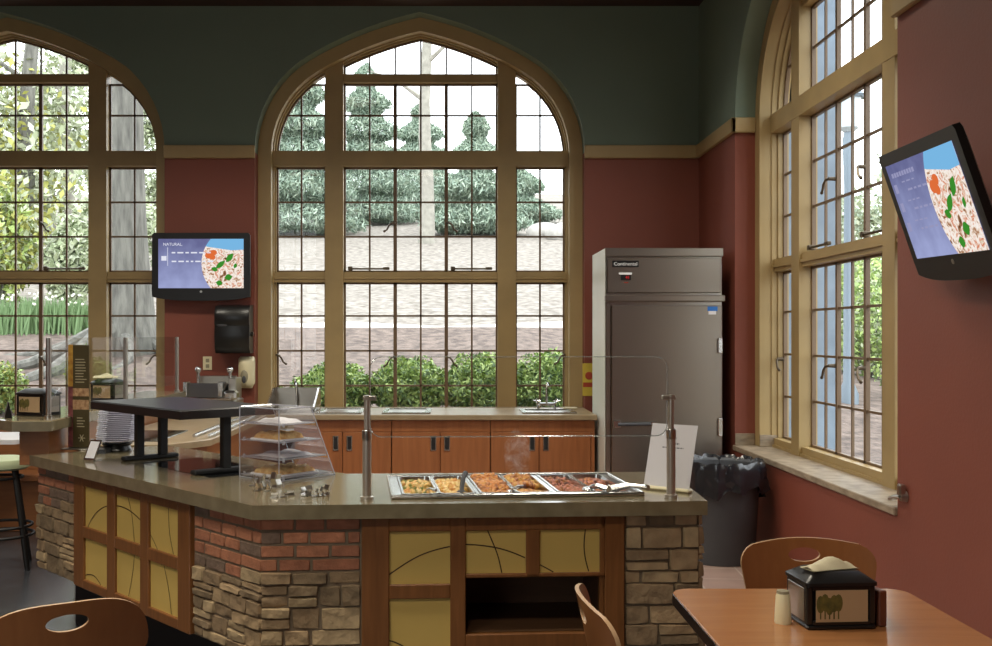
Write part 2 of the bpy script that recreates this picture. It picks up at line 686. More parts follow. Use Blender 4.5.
w = bpy.data.worlds.new('sky')
SC.world = w
w.use_nodes = True
nt = w.node_tree
nt.nodes.clear()
wo = nt.nodes.new('ShaderNodeOutputWorld')
bg = nt.nodes.new('ShaderNodeBackground')
bg.inputs['Strength'].default_value = SKY
tc = nt.nodes.new('ShaderNodeTexCoord')
sx = nt.nodes.new('ShaderNodeSeparateXYZ')
nt.links.new(tc.outputs['Generated'], sx.inputs[0])
rp = nt.nodes.new('ShaderNodeValToRGB')
rp.color_ramp.elements[0].position = .45
rp.color_ramp.elements[0].color = (.55, .57, .56, 1)
rp.color_ramp.elements[1].position = .62
rp.color_ramp.elements[1].color = (.93, .97, 1.0, 1)
mr = nt.nodes.new('ShaderNodeMath')
mr.operation = 'MULTIPLY_ADD'
mr.inputs[1].default_value = .5
mr.inputs[2].default_value = .5
nt.links.new(sx.outputs['Z'], mr.inputs[0])
nt.links.new(mr.outputs[0], rp.inputs['Fac'])
nt.links.new(rp.outputs['Color'], bg.inputs['Color'])
nt.links.new(bg.outputs[0], wo.inputs['Surface'])


def area(name, loc, rot, sx_, sy_, power, col=(1, 1, 1), portal=False, spread=PI):
    l = bpy.data.lights.new(name, 'AREA')
    l.shape = 'RECTANGLE'
    l.size, l.size_y = sx_, sy_
    l.energy = power
    l.color = col
    l.spread = spread
    if portal:
        l.cycles.is_portal = True
    o = bpy.data.objects.new(name, l)
    o.location = loc
    o.rotation_euler = rot
    COL.objects.link(o)
    return o


area('portal', (-.265, WB + .52, 2.5), (-PI / 2, 0, 0), 3.0, 4.0, 1, portal=True)
area('portal', (-4.015, WB + .52, 2.5), (-PI / 2, 0, 0), 3.0, 4.0, 1, portal=True)
area('portal', (WR + .52, 6.58, 2.5), (0, PI / 2, 0), 4.0, 3.0, 1, portal=True)
for x_ in (-3.6,):
    area('portal', (x_, -3.2 - .52, 2.5), (PI / 2, 0, 0), 3.0, 4.0, 1, portal=True)

# ------------------------------------------------------------------ arches
A0, RISE, R1, PHI, SPRING, SILL = 1.46, 1.22, .973, math.radians(12), 3.187, .66
_c, _s, _p = math.cos(PHI), math.sin(PHI), A0 - R1
RB = (_p * _p + RISE * RISE - R1 * R1) / (2 * (RISE * _c - _s * _p - R1))
XB, YB = -RB * _s, RISE - RB * _c
TT = math.atan2(-YB, _p - XB)


def arch_half(d, n1=9, n2=9):
    """right half of the four-centred arch, drawn in by d, from the springing to the apex"""
    pts = []
    for i in range(n1 + 1):
        t = TT * i / n1
        pts.append((_p + (R1 - d) * math.cos(t), SPRING + (R1 - d) * math.sin(t)))
    t1 = math.acos(-XB / (RB - d))
    for i in range(1, n2 + 1):
        t = TT + (t1 - TT) * i / n2
        pts.append((XB + (RB - d) * math.cos(t), SPRING + YB + (RB - d) * math.sin(t)))
    pts[-1] = (0., pts[-1][1])
    return pts


def arch_line(d, zb):
    h = arch_half(d)
    return [(A0 - d, zb)] + h + [(-x, z) for x, z in h[-2::-1]] + [(-(A0 - d), zb)]


def clip(poly, region):
    """part of a polygon that lies inside a convex counter-clockwise region"""
    out = list(poly)
    n = len(region)
    for i in range(n):
        a, b = region[i], region[(i + 1) % n]
        ex, ez = b[0] - a[0], b[1] - a[1]
        src, out = out, []
        for j in range(len(src)):
            p, q = src[j - 1], src[j]
            dp = ex * (p[1] - a[1]) - ez * (p[0] - a[0])
            dq = ex * (q[1] - a[1]) - ez * (q[0] - a[0])
            if (dp >= 0) != (dq >= 0):
                t = dp / (dp - dq)
                out.append((p[0] + t * (q[0] - p[0]), p[1] + t * (q[1] - p[1])))
            if dq >= 0:
                out.append(q)
        if not out:
            return []
    return out


def wall_with_arches(name, M, xa, xb, centres, thick=.5):
    """red below the band and green above it, with arched openings cut right through"""
    SPLIT = 3.17
    mb = MB(M)
    for y, mats_ in ((0., (0, 1)), (thick, (2, 2))):
        edges = [xa]
        for c in centres:
            edges += [c - A0, c + A0]
        edges.append(xb)
        for i in range(0, len(edges), 2):
            mb.m = mats_[0]
            mb.add([(edges[i], y, 0), (edges[i + 1], y, 0), (edges[i + 1], y, SPLIT), (edges[i], y, SPLIT)], [(0, 1, 2, 3)])
            mb.m = mats_[1]
            mb.add([(edges[i], y, SPLIT), (edges[i + 1], y, SPLIT), (edges[i + 1], y, CEIL), (edges[i], y, CEIL)], [(0, 1, 2, 3)])
        for c in centres:
            mb.m = mats_[0]
            mb.add([(c - A0, y, 0), (c + A0, y, 0), (c + A0, y, SILL), (c - A0, y, SILL)], [(0, 1, 2, 3)])
            mb.m = mats_[1]
            line = arch_line(0, SPLIT)
            for (x0, z0), (x1, z1) in zip(line, line[1:]):
                if abs(x0 - x1) > 1e-6:
                    mb.add([(c + x1, y, z1), (c + x0, y, z0), (c + x0, y, CEIL), (c + x1, y, CEIL)], [(0, 1, 2, 3)])
    for c in centres:
        line = arch_line(0, SILL)
        full = [line[0], (A0, SPLIT)] + line[1:-1] + [(-A0, SPLIT), line[-1]]
        for (x0, z0), (x1, z1) in zip(full, full[1:]):
            mb.m = 0 if max(z0, z1) <= SPLIT + 1e-6 else 1
            mb.add([(c + x0, 0, z0), (c + x0, .2, z0), (c + x1, .2, z1), (c + x1, 0, z1)], [(0, 1, 2, 3)])
        mb.m = 2
        mb.add([(c + x0, .2, z0), (c + x0, thick, z0), (c + x1, thick, z1), (c + x1, .2, z1)], [(0, 1, 2, 3)])
        mb.m = 2
        mb.add([(c - A0, 0, SILL), (c + A0, 0, SILL), (c + A0, thick, SILL), (c - A0, thick, SILL)], [(0, 1, 2, 3)])
    return tag(mb.build(name, ['red_paint', 'green_paint', 'stone_out'], smooth=20), kind='structure')


M_BACK = Matrix.Translation((0, WB, 0))
M_RIGHT = frame_matrix((WR, 0, 0), (0, -1, 0), (1, 0, 0))
C1, C2, C3 = -.268, -3.985, -6.58
XL, YN = -6.4, -3.2
wall_with_arches('wall_back', M_BACK, XL - .3, WR + .5, [C2, C1])
wall_with_arches('wall_right', M_RIGHT, -WB, -YN + .3, [C3])
tag(MB().box(XL - .3, XL, YN - .3, WB, 0, CEIL).build('wall_left', 'plain_wall'), kind='structure')
M_REAR = frame_matrix((0, YN, 0), (-1, 0, 0), (0, -1, 0))
wall_with_arches('wall_rear', M_REAR, -WR - .5, -XL + .3, [3.6])  # arch cut for the added rear window
tag(MB().box(XL - .3, WR + .5, YN - .3, WB + .5, CEIL, CEIL + .2).build('ceiling', 'ceiling_brown'), kind='structure')
tag(MB().box(XL - .3, WR + .5, YN - .3, WB + .5, -.25, 0).build('floor', 'slate_tile'), kind='structure')
tag(MB().prism([(1.03, 3.6), (WR, 3.6), (WR, WB), (-2.1, WB), (-2.1, 6.3), (-.3, 4.5), (1.03, 4.5)], .0, .006).build('floor_serving', 'rose_tile'), kind='structure')
tag(MB().box(WR + .5, WR + .78, 8.02, 8.6, -.3, 5.2).build('wall_buttress', 'stone_out'), kind='structure')

# the painted band that runs round the room at the springing
BZ0, BZ1, BD = 3.111, 3.226, .035
tag(MB().box(C2 + A0 - .004, C1 - A0 + .004, WB - BD, WB + .0, BZ0, BZ1, .006).build('trim_1', 'tan_trim'), kind='structure')
tag(MB().box(C1 + A0 - .004, WR, WB - BD, WB, BZ0, BZ1, .006).build('trim_2', 'tan_trim'), kind='structure')
mb = MB().box(WR - BD, WR, 8.04 - BD, WB, BZ0, BZ1, .006)
mb.box(WR - BD, WR + .152, 8.04 - BD, 8.04, BZ0, BZ1, .006)
tag(mb.build('trim_3', 'tan_trim'), kind='structure')
tag(MB().box(WR - BD, WR, YN, 5.12 + .004, BZ0, BZ1, .006).build('trim_4', 'tan_trim'), kind='structure')
mb = MB().box(WR - .0, WR + .15, 8.04 - .012, 8.04, .70, .79, .003)
mb.box(WR + .155, WR + .29, 7.91, 7.925, .70, .79, .003)
tag(mb.build('trim_5', 'sill_stone'), kind='structure')


# ------------------------------------------------------------------ the leaded windows
def strip_along(mb, d0, d1, y0, y1, zb):
    """rectangular moulding between insets d0, d1 and depths y0, y1, up one jamb, over the arch, down the other"""
    a, b = arch_line(d0, zb), arch_line(d1, zb)
    n = len(a)
    vs = []
    for (xa, za), (xb, zb_) in zip(a, b):
        vs += [(xa, y0, za), (xb, y0, zb_), (xb, y1, zb_), (xa, y1, za)]
    fs = []
    for i in range(n - 1):
        for j in range(4):
            j2 = (j + 1) % 4
            fs.append((4 * i + j, 4 * (i + 1) + j, 4 * (i + 1) + j2, 4 * i + j2))
    mb.add(vs, fs)


GY = .345                       # depth of the glass behind the wall face
ZT = [(.766, 2.03), (2.125, 3.085), (3.222, 3.85), (3.925, 5.0)]
ROWS = [(1.085, 1.405, 1.725), (2.451, 2.767), (3.562,), ()]


def flat(mb, poly, y0, y1):
    """a polygon of the window plane given thickness from y0 to y1"""
    n = len(poly)
    vs = [(x, y0, z) for x, z in poly] + [(x, y1, z) for x, z in poly]
    fs = [tuple(range(n)), tuple(range(n, 2 * n))[::-1]] + [(i, n + i, n + (i + 1) % n, (i + 1) % n) for i in range(n)]
    mb.add(vs, fs)


def shrink(poly, d):
    """a convex polygon drawn in by d (tiny edges first removed)"""
    q = []
    for p in poly:
        if not q or math.hypot(p[0] - q[-1][0], p[1] - q[-1][1]) > 1e-4:
            q.append(p)
    if math.hypot(q[0][0] - q[-1][0], q[0][1] - q[-1][1]) < 1e-4:
        q.pop()
    big = 9
    out = [(-big, -big), (big, -big), (big, big), (-big, big)]
    n = len(q)
    for i in range(n):
        a, b = q[i], q[(i + 1) % n]
        ex, ez = b[0] - a[0], b[1] - a[1]
        L = math.hypot(ex, ez)
        nx, nz = -ez / L, ex / L
        a2 = (a[0] + nx * d, a[1] + nz * d)
        res = []
        for j in range(len(out)):
            p, r = out[j - 1], out[j]
            dp = (p[0] - a2[0]) * nx + (p[1] - a2[1]) * nz
            dr = (r[0] - a2[0]) * nx + (r[1] - a2[1]) * nz
            if (dp >= 0) != (dr >= 0):
                t = dp / (dp - dr)
                res.append((p[0] + t * (r[0] - p[0]), p[1] + t * (r[1] - p[1])))
            if dr >= 0:
                res.append(r)
        out = res
        if not out:
            return []
    return out


def latch(casement, Mw, x, z, side):
    mb = MB(Mw)
    mb.cyl((x, GY - .02, z), (x, GY - .065, z), .014, .012, 10)
    mb.tube([(x, GY - .06, z), (x + side * .025, GY - .075, z - .006), (x + side * .045, GY - .082, z - .03), (x + side * .062, GY - .082, z - .066), (x + side * .085, GY - .078, z - .08)], .0085, 7)
    mb.ball((x + side * .085, GY - .078, z - .08), .012, 8, 6)
    mb.build('latch', 'iron', casement)


def make_window(name, Mw, c):
    Mw = Mw @ Matrix.Translation((c, 0, 0))
    root = bpy.data.objects.new(name, None)
    COL.objects.link(root)
    root.matrix_world = Mw
    root.location = Mw.to_translation()
    root.rotation_euler = Mw.to_euler()
    ROOTM[root.name] = Mw.copy()
    tag(root, kind='structure')
    s = MB(Mw)
    strip_along(s, 0., .118, .155, .30, SILL)
    s.build('surround', 'tan_trim', root, smooth=30)
    s = MB(Mw)
    strip_along(s, .10, .128, .245, .37, SILL)
    strip_along(s, .12, .142, .29, .37, SILL)
    s.build('frame', 'frame_tan', root, smooth=30)
    inner = arch_line(.12, SILL)
    region = inner[::1]
    m = MB(Mw)
    for sg in (-1, 1):
        x0, x1 = sorted((sg * .702, sg * .866))
        poly = clip([(x0, SILL), (x1, SILL), (x1, 5), (x0, 5)], region)
        flat(m, poly, .24, .37)
        for xe in (x0 + .008, x1 - .008):   # slim bead down either edge
            pass
    m.build('mullion', 'frame_tan', root, smooth=0)
    t = MB(Mw)
    for z0, z1, xx, y0 in ((3.085, 3.222, 1.36, .236), (2.03, 2.125, 1.36, .262), (SILL, .766, 1.36, .262), (3.85, 3.925, .71, .262)):
        poly = clip([(-xx, z0), (xx, z0), (xx, z1), (-xx, z1)], region)
        flat(t, poly, y0, .37)
    for z in (.70, 2.06):
        t.box(-1.34, 1.34, .248, .275, z, z + .02)
    t.build('transom', 'frame_tan', root, smooth=0)
    region = arch_line(.142, SILL)
    P = .2341
    lights = []
    for k, (z0, z1) in enumerate(ZT):
        if k < 3:
            for sg in (-1, 1):
                lights.append((min(sg * .866, sg * 1.325), max(sg * .866, sg * 1.325), z0, z1, (sg * 1.0935,), ROWS[k], k, sg * 2))
        if k < 2:
            for i, (a, b) in enumerate(((-3, -1), (-1, 1), (1, 3))):
                lights.append((a * P, b * P, z0, z1, ((a + b) / 2 * P,), ROWS[k], k, i - 1))
        elif k == 2:
            for i, (a, b) in enumerate(((-3, -1), (-1, 1), (1, 3))):
                lights.append((a * P, b * P, z0, z1, ((a + b) / 2 * P,), ROWS[k], k, i - 1))
        else:
            lights.append((-3 * P, 3 * P, z0, z1, tuple(j * P for j in (-2, -1, 0, 1, 2)), (), k, 0))
    for x0, x1, z0, z1, vx, hz, k, pos in lights:
        poly = clip([(x0, z0), (x1, z0), (x1, z1), (x0, z1)], region)
        if len(poly) < 3:
            continue
        c_ = MB(Mw)
        fw = .016
        inn = shrink(poly, fw)
        # metal edging of the light: short boxes along every side
        q = poly
        n = len(q)
        for i in range(n):
            a, b = Vector(q[i]), Vector(q[(i + 1) % n])
            if (b - a).length < 1e-4: continue
            e = (b - a).normalized()
            nn = Vector((-e.y, e.x)) * fw
            flat(c_, [tuple(a), tuple(b), tuple(b + nn), tuple(a + nn)], GY - .018, GY + .01)
        cw = .008
        for x in vx:
            seg = clip([(x - cw, z0), (x + cw, z0), (x + cw, z1), (x - cw, z1)], poly)
            if len(seg) > 2: flat(c_, seg, GY - .008, GY + .008)
        for z in hz:
            seg = clip([(x0, z - cw), (x1, z - cw), (x1, z + cw), (x0, z + cw)], poly)
            if len(seg) > 2: flat(c_, seg, GY - .008, GY + .008)
        o = c_.build('casement', 'came_brown', root, smooth=0)
        g = MB(Mw)
        g.add([(x, GY, z) for x, z in inn], [tuple(range(len(inn)))])
        g.build('glass_pane', 'window_glass', o, smooth=0)
        if k in (0, 1) and pos in (-1, 1):
            xs = x1 - .01 if pos < 0 else x0 + .01
            latch(o, Mw, xs, (z0 + z1) / 2 + (-.03 if k == 1 else -.05), pos)
            if k == 1:
                b = MB(Mw)
                b.cyl((x0 + .05, GY - .05, z0 + .03), (x1 - .07, GY - .05, z0 + .03), .009, n=8)
                b.box(x0 + .04, x0 + .08, GY - .065, GY - .02, z0 + .015, z0 + .05, .004)
                b.box(x1 - .11, x1 - .05, GY - .06, GY - .03, z0 + .02, z0 + .045, .004)
                b.build('stay_bar', 'iron', o)
        if k == 0 and pos in (-2, 2):
            latch(o, Mw, x1 - .015 if pos > 0 else x0 + .015, (z0 + z1) / 2 - .03, -1 if pos > 0 else 1)
    sl = MB(Mw)
    sl.box(-A0 + .001, A0 - .001, -.018, .29, SILL, .70, .005)
    sl.build('sill', 'sill_stone', root)
    return root


make_window('window_1', M_BACK, C1)
make_window('window_2', M_BACK, C2)
make_window('window_3', M_RIGHT, C3)
make_window('rear_fill_window', M_REAR, 3.6)  # added unseen window, lets daylight in from behind the camera
mb = MB()
mb.cyl((WR - .002, 5.02, .77), (WR - .03, 5.02, .77), .028, .022, 14)
mb.tube([(WR - .03, 5.02, .77), (WR - .045, 5.06, .765), (WR - .03, 5.14, .742), (WR + .02, 5.2, .735), (WR + .1, 5.24, .735)], .010, 8)
mb.box(WR - .04, WR - .01, 5.0, 5.04, .775, .83, .006)
tag(mb.build('window_crank', 'steel'), 'small steel window crank on the red wall beside the stone sill', 'crank')
# ------------------------------------------------------------------ outdoors
def zback(Y):
    d = Y - 9.85
    if Y < 17: return .36 + .184 * d
    if Y < 18.4: return .36 + .184 * 7.15 + .05 * (Y - 17)
    return 1.7456 + .168 * (Y - 18.4)


def zground(X, Y):
    zb = zback(max(Y, 9.85))
    zr = .40 + .075 * max(0, X - 2.85) + .02 * max(0, Y - 10)
    t = min(1, max(0, (X - 2.6 - .15 * max(0, Y - 10)) / 4))
    return zb * (1 - t) + zr * t + .05 * math.sin(X * 1.7 + Y * .6) * math.sin(Y * 1.1) * (1 if Y > 10.5 or X > 4 else 0)


def terrain(name, m, xs, ys):
    mb = MB()
    vs = [(x, y, zground(x, y)) for y in ys for x in xs]
    w_ = len(xs)
    fs = [(j * w_ + i, j * w_ + i + 1, (j + 1) * w_ + i + 1, (j + 1) * w_ + i) for j in range(len(ys) - 1) for i in range(w_ - 1)]
    mb.add(vs, fs)
    return tag(mb.build(name, m, smooth=80), kind='structure')


XS = [-40 + i * 1.0 for i in range(43)] + [2.85] + [3.5 + i * 1.0 for i in range(45)]
terrain('ground_mulch', 'mulch', XS, [9.85 + (17 - 9.85) * i / 12 for i in range(13)])
terrain('ground_path', 'path_pale', XS, [17, 17.5, 18, 18.4])
terrain('ground_hillside', 'pale_slope', XS, [18.4 + 1.6 * i for i in range(45)])
terrain('ground_side_bed', 'mulch', [2.85 + 1.0 * i for i in range(46)], [-8 + (9.85 + 8) * i / 18 for i in range(19)])


def leaf_cards(name, mats_, pts, size, aspect, parent, droop=0., var=.4):
    """many small leaves, each a slightly folded diamond of its own"""
    n = len(pts)
    d = RNG.normal(size=(n, 3))
    d[:, 2] -= droop
    d /= np.linalg.norm(d, axis=1)[:, None]
    u = np.cross(d, RNG.normal(size=(n, 3)))
    u /= np.linalg.norm(u, axis=1)[:, None]
    s = size * (1 + var * (RNG.random(n) * 2 - 1))[:, None]
    nrm = np.cross(d, u)
    a = pts - d * s
    b = pts + u * s * aspect + nrm * s * .15
    c = pts + d * s
    e = pts - u * s * aspect + nrm * s * .15
    V = np.stack([a, b, c, e], 1).reshape(-1, 3)
    M_ = np.array(ROOTM[chain_root(parent).name].inverted())
    V = V @ M_[:3, :3].T + M_[:3, 3]
    me = bpy.data.meshes.new(name)
    me.vertices.add(len(V))
    me.vertices.foreach_set('co', V.astype(np.float32).ravel())
    me.loops.add(4 * n)
    me.loops.foreach_set('vertex_index', np.arange(4 * n, dtype=np.int32))
    me.polygons.add(n)
    me.polygons.foreach_set('loop_start', np.arange(0, 4 * n, 4, dtype=np.int32))
    for m in mats_: me.materials.append(MATS[m])
    me.polygons.foreach_set('material_index', RNG.integers(0, len(mats_), n).astype(np.int32))
    me.update(calc_edges=True)
    me.validate()
    o = bpy.data.objects.new(name, me)
    COL.objects.link(o)
    o.parent = parent
    return o


def blob(c, r, n, shell=.55):
    d = RNG.normal(size=(n, 3))
    d /= np.linalg.norm(d, axis=1)[:, None]
    q = (shell + (1 - shell) * RNG.random(n))[:, None]
    lump = 1 + .18 * np.sin(d[:, :1] * 5 + c[0]) * np.cos(d[:, 1:2] * 4 + d[:, 2:] * 5)
    return np.array(c) + d * q * lump * np.array(r)


def bush(label, X, Y, h, wd, n, mats_, size=.055, cat='shrub', group=None, name='shrub', dy=None):
    z0 = zground(X, Y)
    t = thing(name, label, cat, (X, Y, z0), group=group)
    p = blob((X, Y, z0 + h * .5), (wd, dy or wd * .8, h * .52), n, .45)
    p = p[p[:, 2] > z0 + .02]
    leaf_cards('foliage', mats_, p, size, .45, t)
    s = MB()
    for i in range(6):
        a = i * 1.05
        s.tube([(X, Y, z0 - .02), (X + .3 * wd * math.cos(a), Y + .3 * wd * math.sin(a), z0 + h * .4), (X + .6 * wd * math.cos(a), Y + .5 * wd * math.sin(a), z0 + h * .8)], .012, 5, radii=[.02, .012, .006])
    s.build('stems', 'bark_grey', t)
    return t


# hedge right outside the middle window
hedge = [(-2.05, 'leafy green shrub at the left end of the hedge outside the middle window', .62, .62),
         (-1.25, 'second hedge shrub from the left outside the middle window', .86, .62),
         (-.45, 'third hedge shrub from the left, outside the middle window', .92, .62),
         (.35, 'hedge shrub outside the middle window, third from its right end', .96, .62),
         (1.1, 'hedge shrub outside the middle window, second from its right end', .98, .62),
         (1.85, 'bright green shrub at the right end of the hedge outside the middle window', 1.02, .62)]
for X, lab, h_, wd in hedge:
    bush(lab, X, 11.3, h_ - .25, .47, 8000, ['leaf_a', 'leaf_b', 'leaf_b', 'leaf_c'], .03, group='hedge outside the middle window', name='hedge_shrub', dy=.6)


def conifer(label, px, Y, top_y, wd, n, mats_, group):
    X = (px - CX) * Y / F
    z0 = zground(X, Y)
    zt = H - (top_y - CY) * Y / F
    t = thing('conifer', label, 'tree', (X, Y, z0), group=group)
    hgt = zt - z0
    q = RNG.random(n) ** .7
    z = zt - q * hgt * .97
    tier = .7 + .3 * np.sin(z * 5.2 + RNG.random(n) * .9)
    r = wd * (.55 * q ** .6 + .42 * q + .03) * tier * np.sqrt(.25 + .75 * RNG.random(n))
    a = RNG.random(n) * 2 * PI
    p = np.stack([X + r * np.cos(a), Y + r * np.sin(a) * .8, z - .15 * r], 1)
    leaf_cards('foliage', mats_, p, .15, .2, t, droop=.8)
    MB().cyl((X, Y, z0 - .3), (X, Y, zt), .3, .03, 10).build('trunk', 'bark_grey', t)
    return t


FIR = ['fir_a', 'fir_b', 'fir_c']
for lab, px, Y, ty, wd in (
        ('tall grey-green fir behind the left light of the middle window', 300, 40.5, 44, 2.9),
        ('grey-green fir behind the middle window, right of the tallest fir', 366, 47.5, 64, 3.4),
        ('lower fir on the slope behind the centre of the middle window', 420, 54.5, 104, 3.6),
        ('fir just right of the pale trunk behind the middle window', 476, 40.6, 112, 2.5),
        ('small fir behind the right light of the middle window', 516, 48, 156, 2.6),
        ('dark fir at the far left of the middle window', 262, 54, 84, 3.4)):
    conifer(lab, px, Y, ty, wd, 22000, FIR, 'firs on the slope')


def trunk_tree(label, px, Y, r, mats_, bark, crown=None, n=0, lean=0., name='tree', size=.16):
    X = (px - CX) * Y / F
    z0 = zground(X, Y)
    t = thing(name, label, 'tree', (X, Y, z0))
    mb = MB()
    k = 9
    pts = [(X + lean * i / k + .06 * math.sin(i * 1.3), Y, z0 - .3 + i * 1.3) for i in range(k + 1)]
    rad = [r * (1.25 if i == 0 else 1 - .06 * i) for i in range(k + 1)]
    mb.tube(pts, r, 14, radii=rad)
    for i in range(4, k + 1):
        a = i * 2.4
        p = Vector(pts[i])
        mb.tube([p, p + Vector((math.cos(a) * 1.0, math.sin(a) * .8, .7)), p + Vector((math.cos(a) * 2.0, math.sin(a) * 1.6, 1.0))], .05, 6, radii=[r * .35, r * .2, .02])
    mb.build('trunk', bark, t)
    if n:
        p = np.concatenate([blob(c, r_, n // len(crown), .2) for c, r_ in crown])
        leaf_cards('foliage', mats_, p, size, .5, t)
    return t


trunk_tree('thin pale bare trunk standing between the firs behind the middle window', 426, 36, .26, None, 'bark_pale')
# big grey tree outside the left window, with roots spreading to the left
t = thing('tree', 'broad grey trunk with spreading roots outside the left window', 'tree', (-4.75, 15.2, zground(-4.75, 15.2)))
mb = MB()
zb = zground(-4.75, 15.2)
mb.tube([(-4.75 + .03 * math.sin(i), 15.2, zb - .3 + i * .75) for i in range(14)], .3, 18,
        radii=[.62, .42, .33, .3, .3, .29, .28, .28, .28, .27, .27, .26, .26, .25])
mb.build('trunk', 'bark_grey', t)
rt = MB()
for a, L, r_ in ((math.pi * 1.36, 3.1, .17), (math.pi * 1.24, 2.7, .14), (math.pi * 1.10, 1.8, .11), (math.pi * 1.56, 1.6, .11), (-.5, .9, .12), (.2, .7, .1)):
    pts, rad = [], []
    for i in range(7):
        q = i / 6
        x, y = -4.75 + math.cos(a + .2 * math.sin(q * 4)) * (.15 + L * q), 15.2 + math.sin(a + .2 * math.sin(q * 4)) * (.15 + L * q)
        pts.append((x, y, zground(x, y) + .38 * (1 - q) ** 2.5 + .03 - .1 * q))
        rad.append(r_ * (1 - .75 * q))
    rt.tube(pts, .1, 10, radii=rad)
rt.build('roots', 'bark_grey', t)
trunk_tree('pale slender trunk behind the centre light of the left window', 66, 30, .22, ['pale_a', 'pale_b'], 'bark_pale',
           [((-11.1, 30, 7.5), (2.2, 1.6, 2.4))], 1500, size=.12)
trunk_tree('grey leaning trunk with yellow-green leaves at the left edge of the photo', 20, 27, .24, ['pale_a', 'leaf_yellow', 'pale_b'], 'bark_grey',
           [((-11.2, 27, 5.5), (2.2, 1.6, 3.0)), ((-12.6, 27, 7.5), (2.0, 1.6, 2.0))], 3600, .6, size=.13)
for lab, px, Y, h_, wd, ms, n in (
        ('pale yellow-green shrub on the slope at the left edge of the photo', 2, 21, 2.5, .75, ['leaf_yellow', 'pale_a', 'leaf_b'], 3000),
        ('pale shrub on the slope behind the centre light of the left window', 70, 20.4, 1.7, .55, ['pale_a', 'pale_b', 'pale_c'], 3000),
        ('pale shrub on the slope behind the big grey trunk', 118, 25.5, 2.2, 1.3, ['pale_b', 'pale_a', 'pale_c'], 3000)):
    bush(lab, (px - CX) * Y / F, Y, h_, wd, n, ms, .09)
bush('yellow-green bush low outside the left window', (0 - CX) * 11.6 / F, 11.6, .55, .3, 2600, ['leaf_b', 'leaf_yellow', 'leaf_a'], .028)
bush('yellow-green bush outside the left window, beside the tall menu sign', (99 - CX) * 13.2 / F, 12.6, .55, .2, 1600, ['leaf_yellow', 'leaf_b', 'leaf_a'], .025)
for lab, px, Y, zt in (('pale green woodland tree behind the left window, left of the big trunk', 50, 40, 12), ('pale green woodland tree behind the big grey trunk', 128, 47, 12.5)):
    X = (px - CX) * Y / F
    z0 = zground(X, Y)
    t = thing('tree', lab, 'tree', (X, Y, z0), group='woodland behind the left window')
    p = np.concatenate([blob((X + RNG.normal() * 1.2, Y, z0 + 1.6 + i * 1.3), (1.7, 1.4, 1.3), 2000, .1) for i in range(5)])
    leaf_cards('foliage', ['pale_a', 'pale_b', 'pale_c'], p, .11, .5, t)
    MB().cyl((X, Y, z0 - .3), (X, Y, z0 + 6.5), .24, .08, 10).build('trunk', 'bark_grey', t)


def daffodils(label, px, Y, n):
    X = (px - CX) * Y / F
    z0 = zground(X, Y)
    t = thing('daffodil_clump', label, 'flowers', (X, Y, z0), group='daffodil clumps outside the left window')
    b = MB()
    for i in range(n):
        x, y = X + RNG.normal() * .11, Y + RNG.normal() * .12
        z = zground(x, y) - .02
        hgt = .42 + .2 * RNG.random()
        lx, ly = RNG.normal() * .08, RNG.normal() * .06
        wv = .012
        b.add([(x - wv, y, z), (x + wv, y, z), (x + lx * .5 + wv, y + ly * .5, z + hgt * .6), (x + lx * .5 - wv, y + ly * .5, z + hgt * .6), (x + lx, y + ly, z + hgt)], [(0, 1, 2, 3), (3, 2, 4)])
        if i % 16 == 0:
            MB().ball((x + lx, y + ly, z + hgt + .02), .022, 8, 5).build('flower', 'petal', t)
    b.build('leaves', 'blade', t)


for lab, px, Y in (('daffodil clump at the left edge of the photo, outside the left window', 4, 16.35), ('daffodil clump outside the left window, second from the left edge', 29, 16.4),
                   ('daffodil clump outside the left window, third from the left edge', 53, 16.45), ('small daffodil clump outside the left window nearest the big trunk', 76, 16.4)):
    daffodils(lab, px, Y, 130)
# rocks at the top of the slope
for i, (px, Y, lab) in enumerate(((545, 39, 'pale rock at the top of the slope, right light of the middle window'), (568, 38, 'larger pale rock beside the other one at the top of the slope'))):
    X = (px - CX) * Y / F
    z = zground(X, Y)
    mb = MB()
    mb.ball((X, Y, z + .15), .55 + .1 * i, 12, 8, (1.3, .9, .7))
    tag(mb.build('rock', 'rock_grey', smooth=60), lab, 'rock')

# outside the right window: shrubs, trees, the lantern
for lab, X, Y, h_, wd, ms, n, sz in (
        ('light green shrub outside the right window, nearest the mulch bed', 6.3, 15.5, 1.6, 1.1, ['leaf_b', 'pale_a', 'leaf_a'], 3000, .07),
        ('bushy green shrub outside the right window behind the nearest one', 7.8, 19.5, 2.2, 1.6, ['leaf_a', 'pale_a', 'leaf_b'], 3400, .09),
        ('dark green shrub low outside the right window, right of the light one', 6.0, 12.9, 1.0, .7, ['leaf_a', 'leaf_b', 'pale_c'], 2600, .06)):
    bush(lab, X, Y, h_, wd, n * 2, ms, sz * .65)
for lab, X, Y, hh, r_ in (('pale leafy tree beyond the lantern outside the right window', 13.2, 34, 3.4, 1.6), ('pale leafy tree outside the right window, behind the wall television', 10.6, 24, 3.6, 1.5),
                          ('far pale tree outside the right window, left of the lantern', 9.6, 29.5, 3.2, 1.3)):
    z0 = zground(X, Y)
    t = thing('tree', lab, 'tree', (X, Y, z0))
    p = np.concatenate([blob((X + RNG.normal() * .8, Y, z0 + 1.5 + i * hh / 5), (r_, r_ * .8, hh / 6), 1100, .1) for i in range(5)])
    leaf_cards('foliage', ['pale_b', 'pale_a', 'fir_b'], p, .08, .5, t)
    MB().cyl((X, Y, z0 - .3), (X, Y, z0 + hh), .16, .05, 10).build('trunk', 'bark_pale', t)
LX, LY = .383 * 12.5, 12.5
z0 = zground(LX, LY)
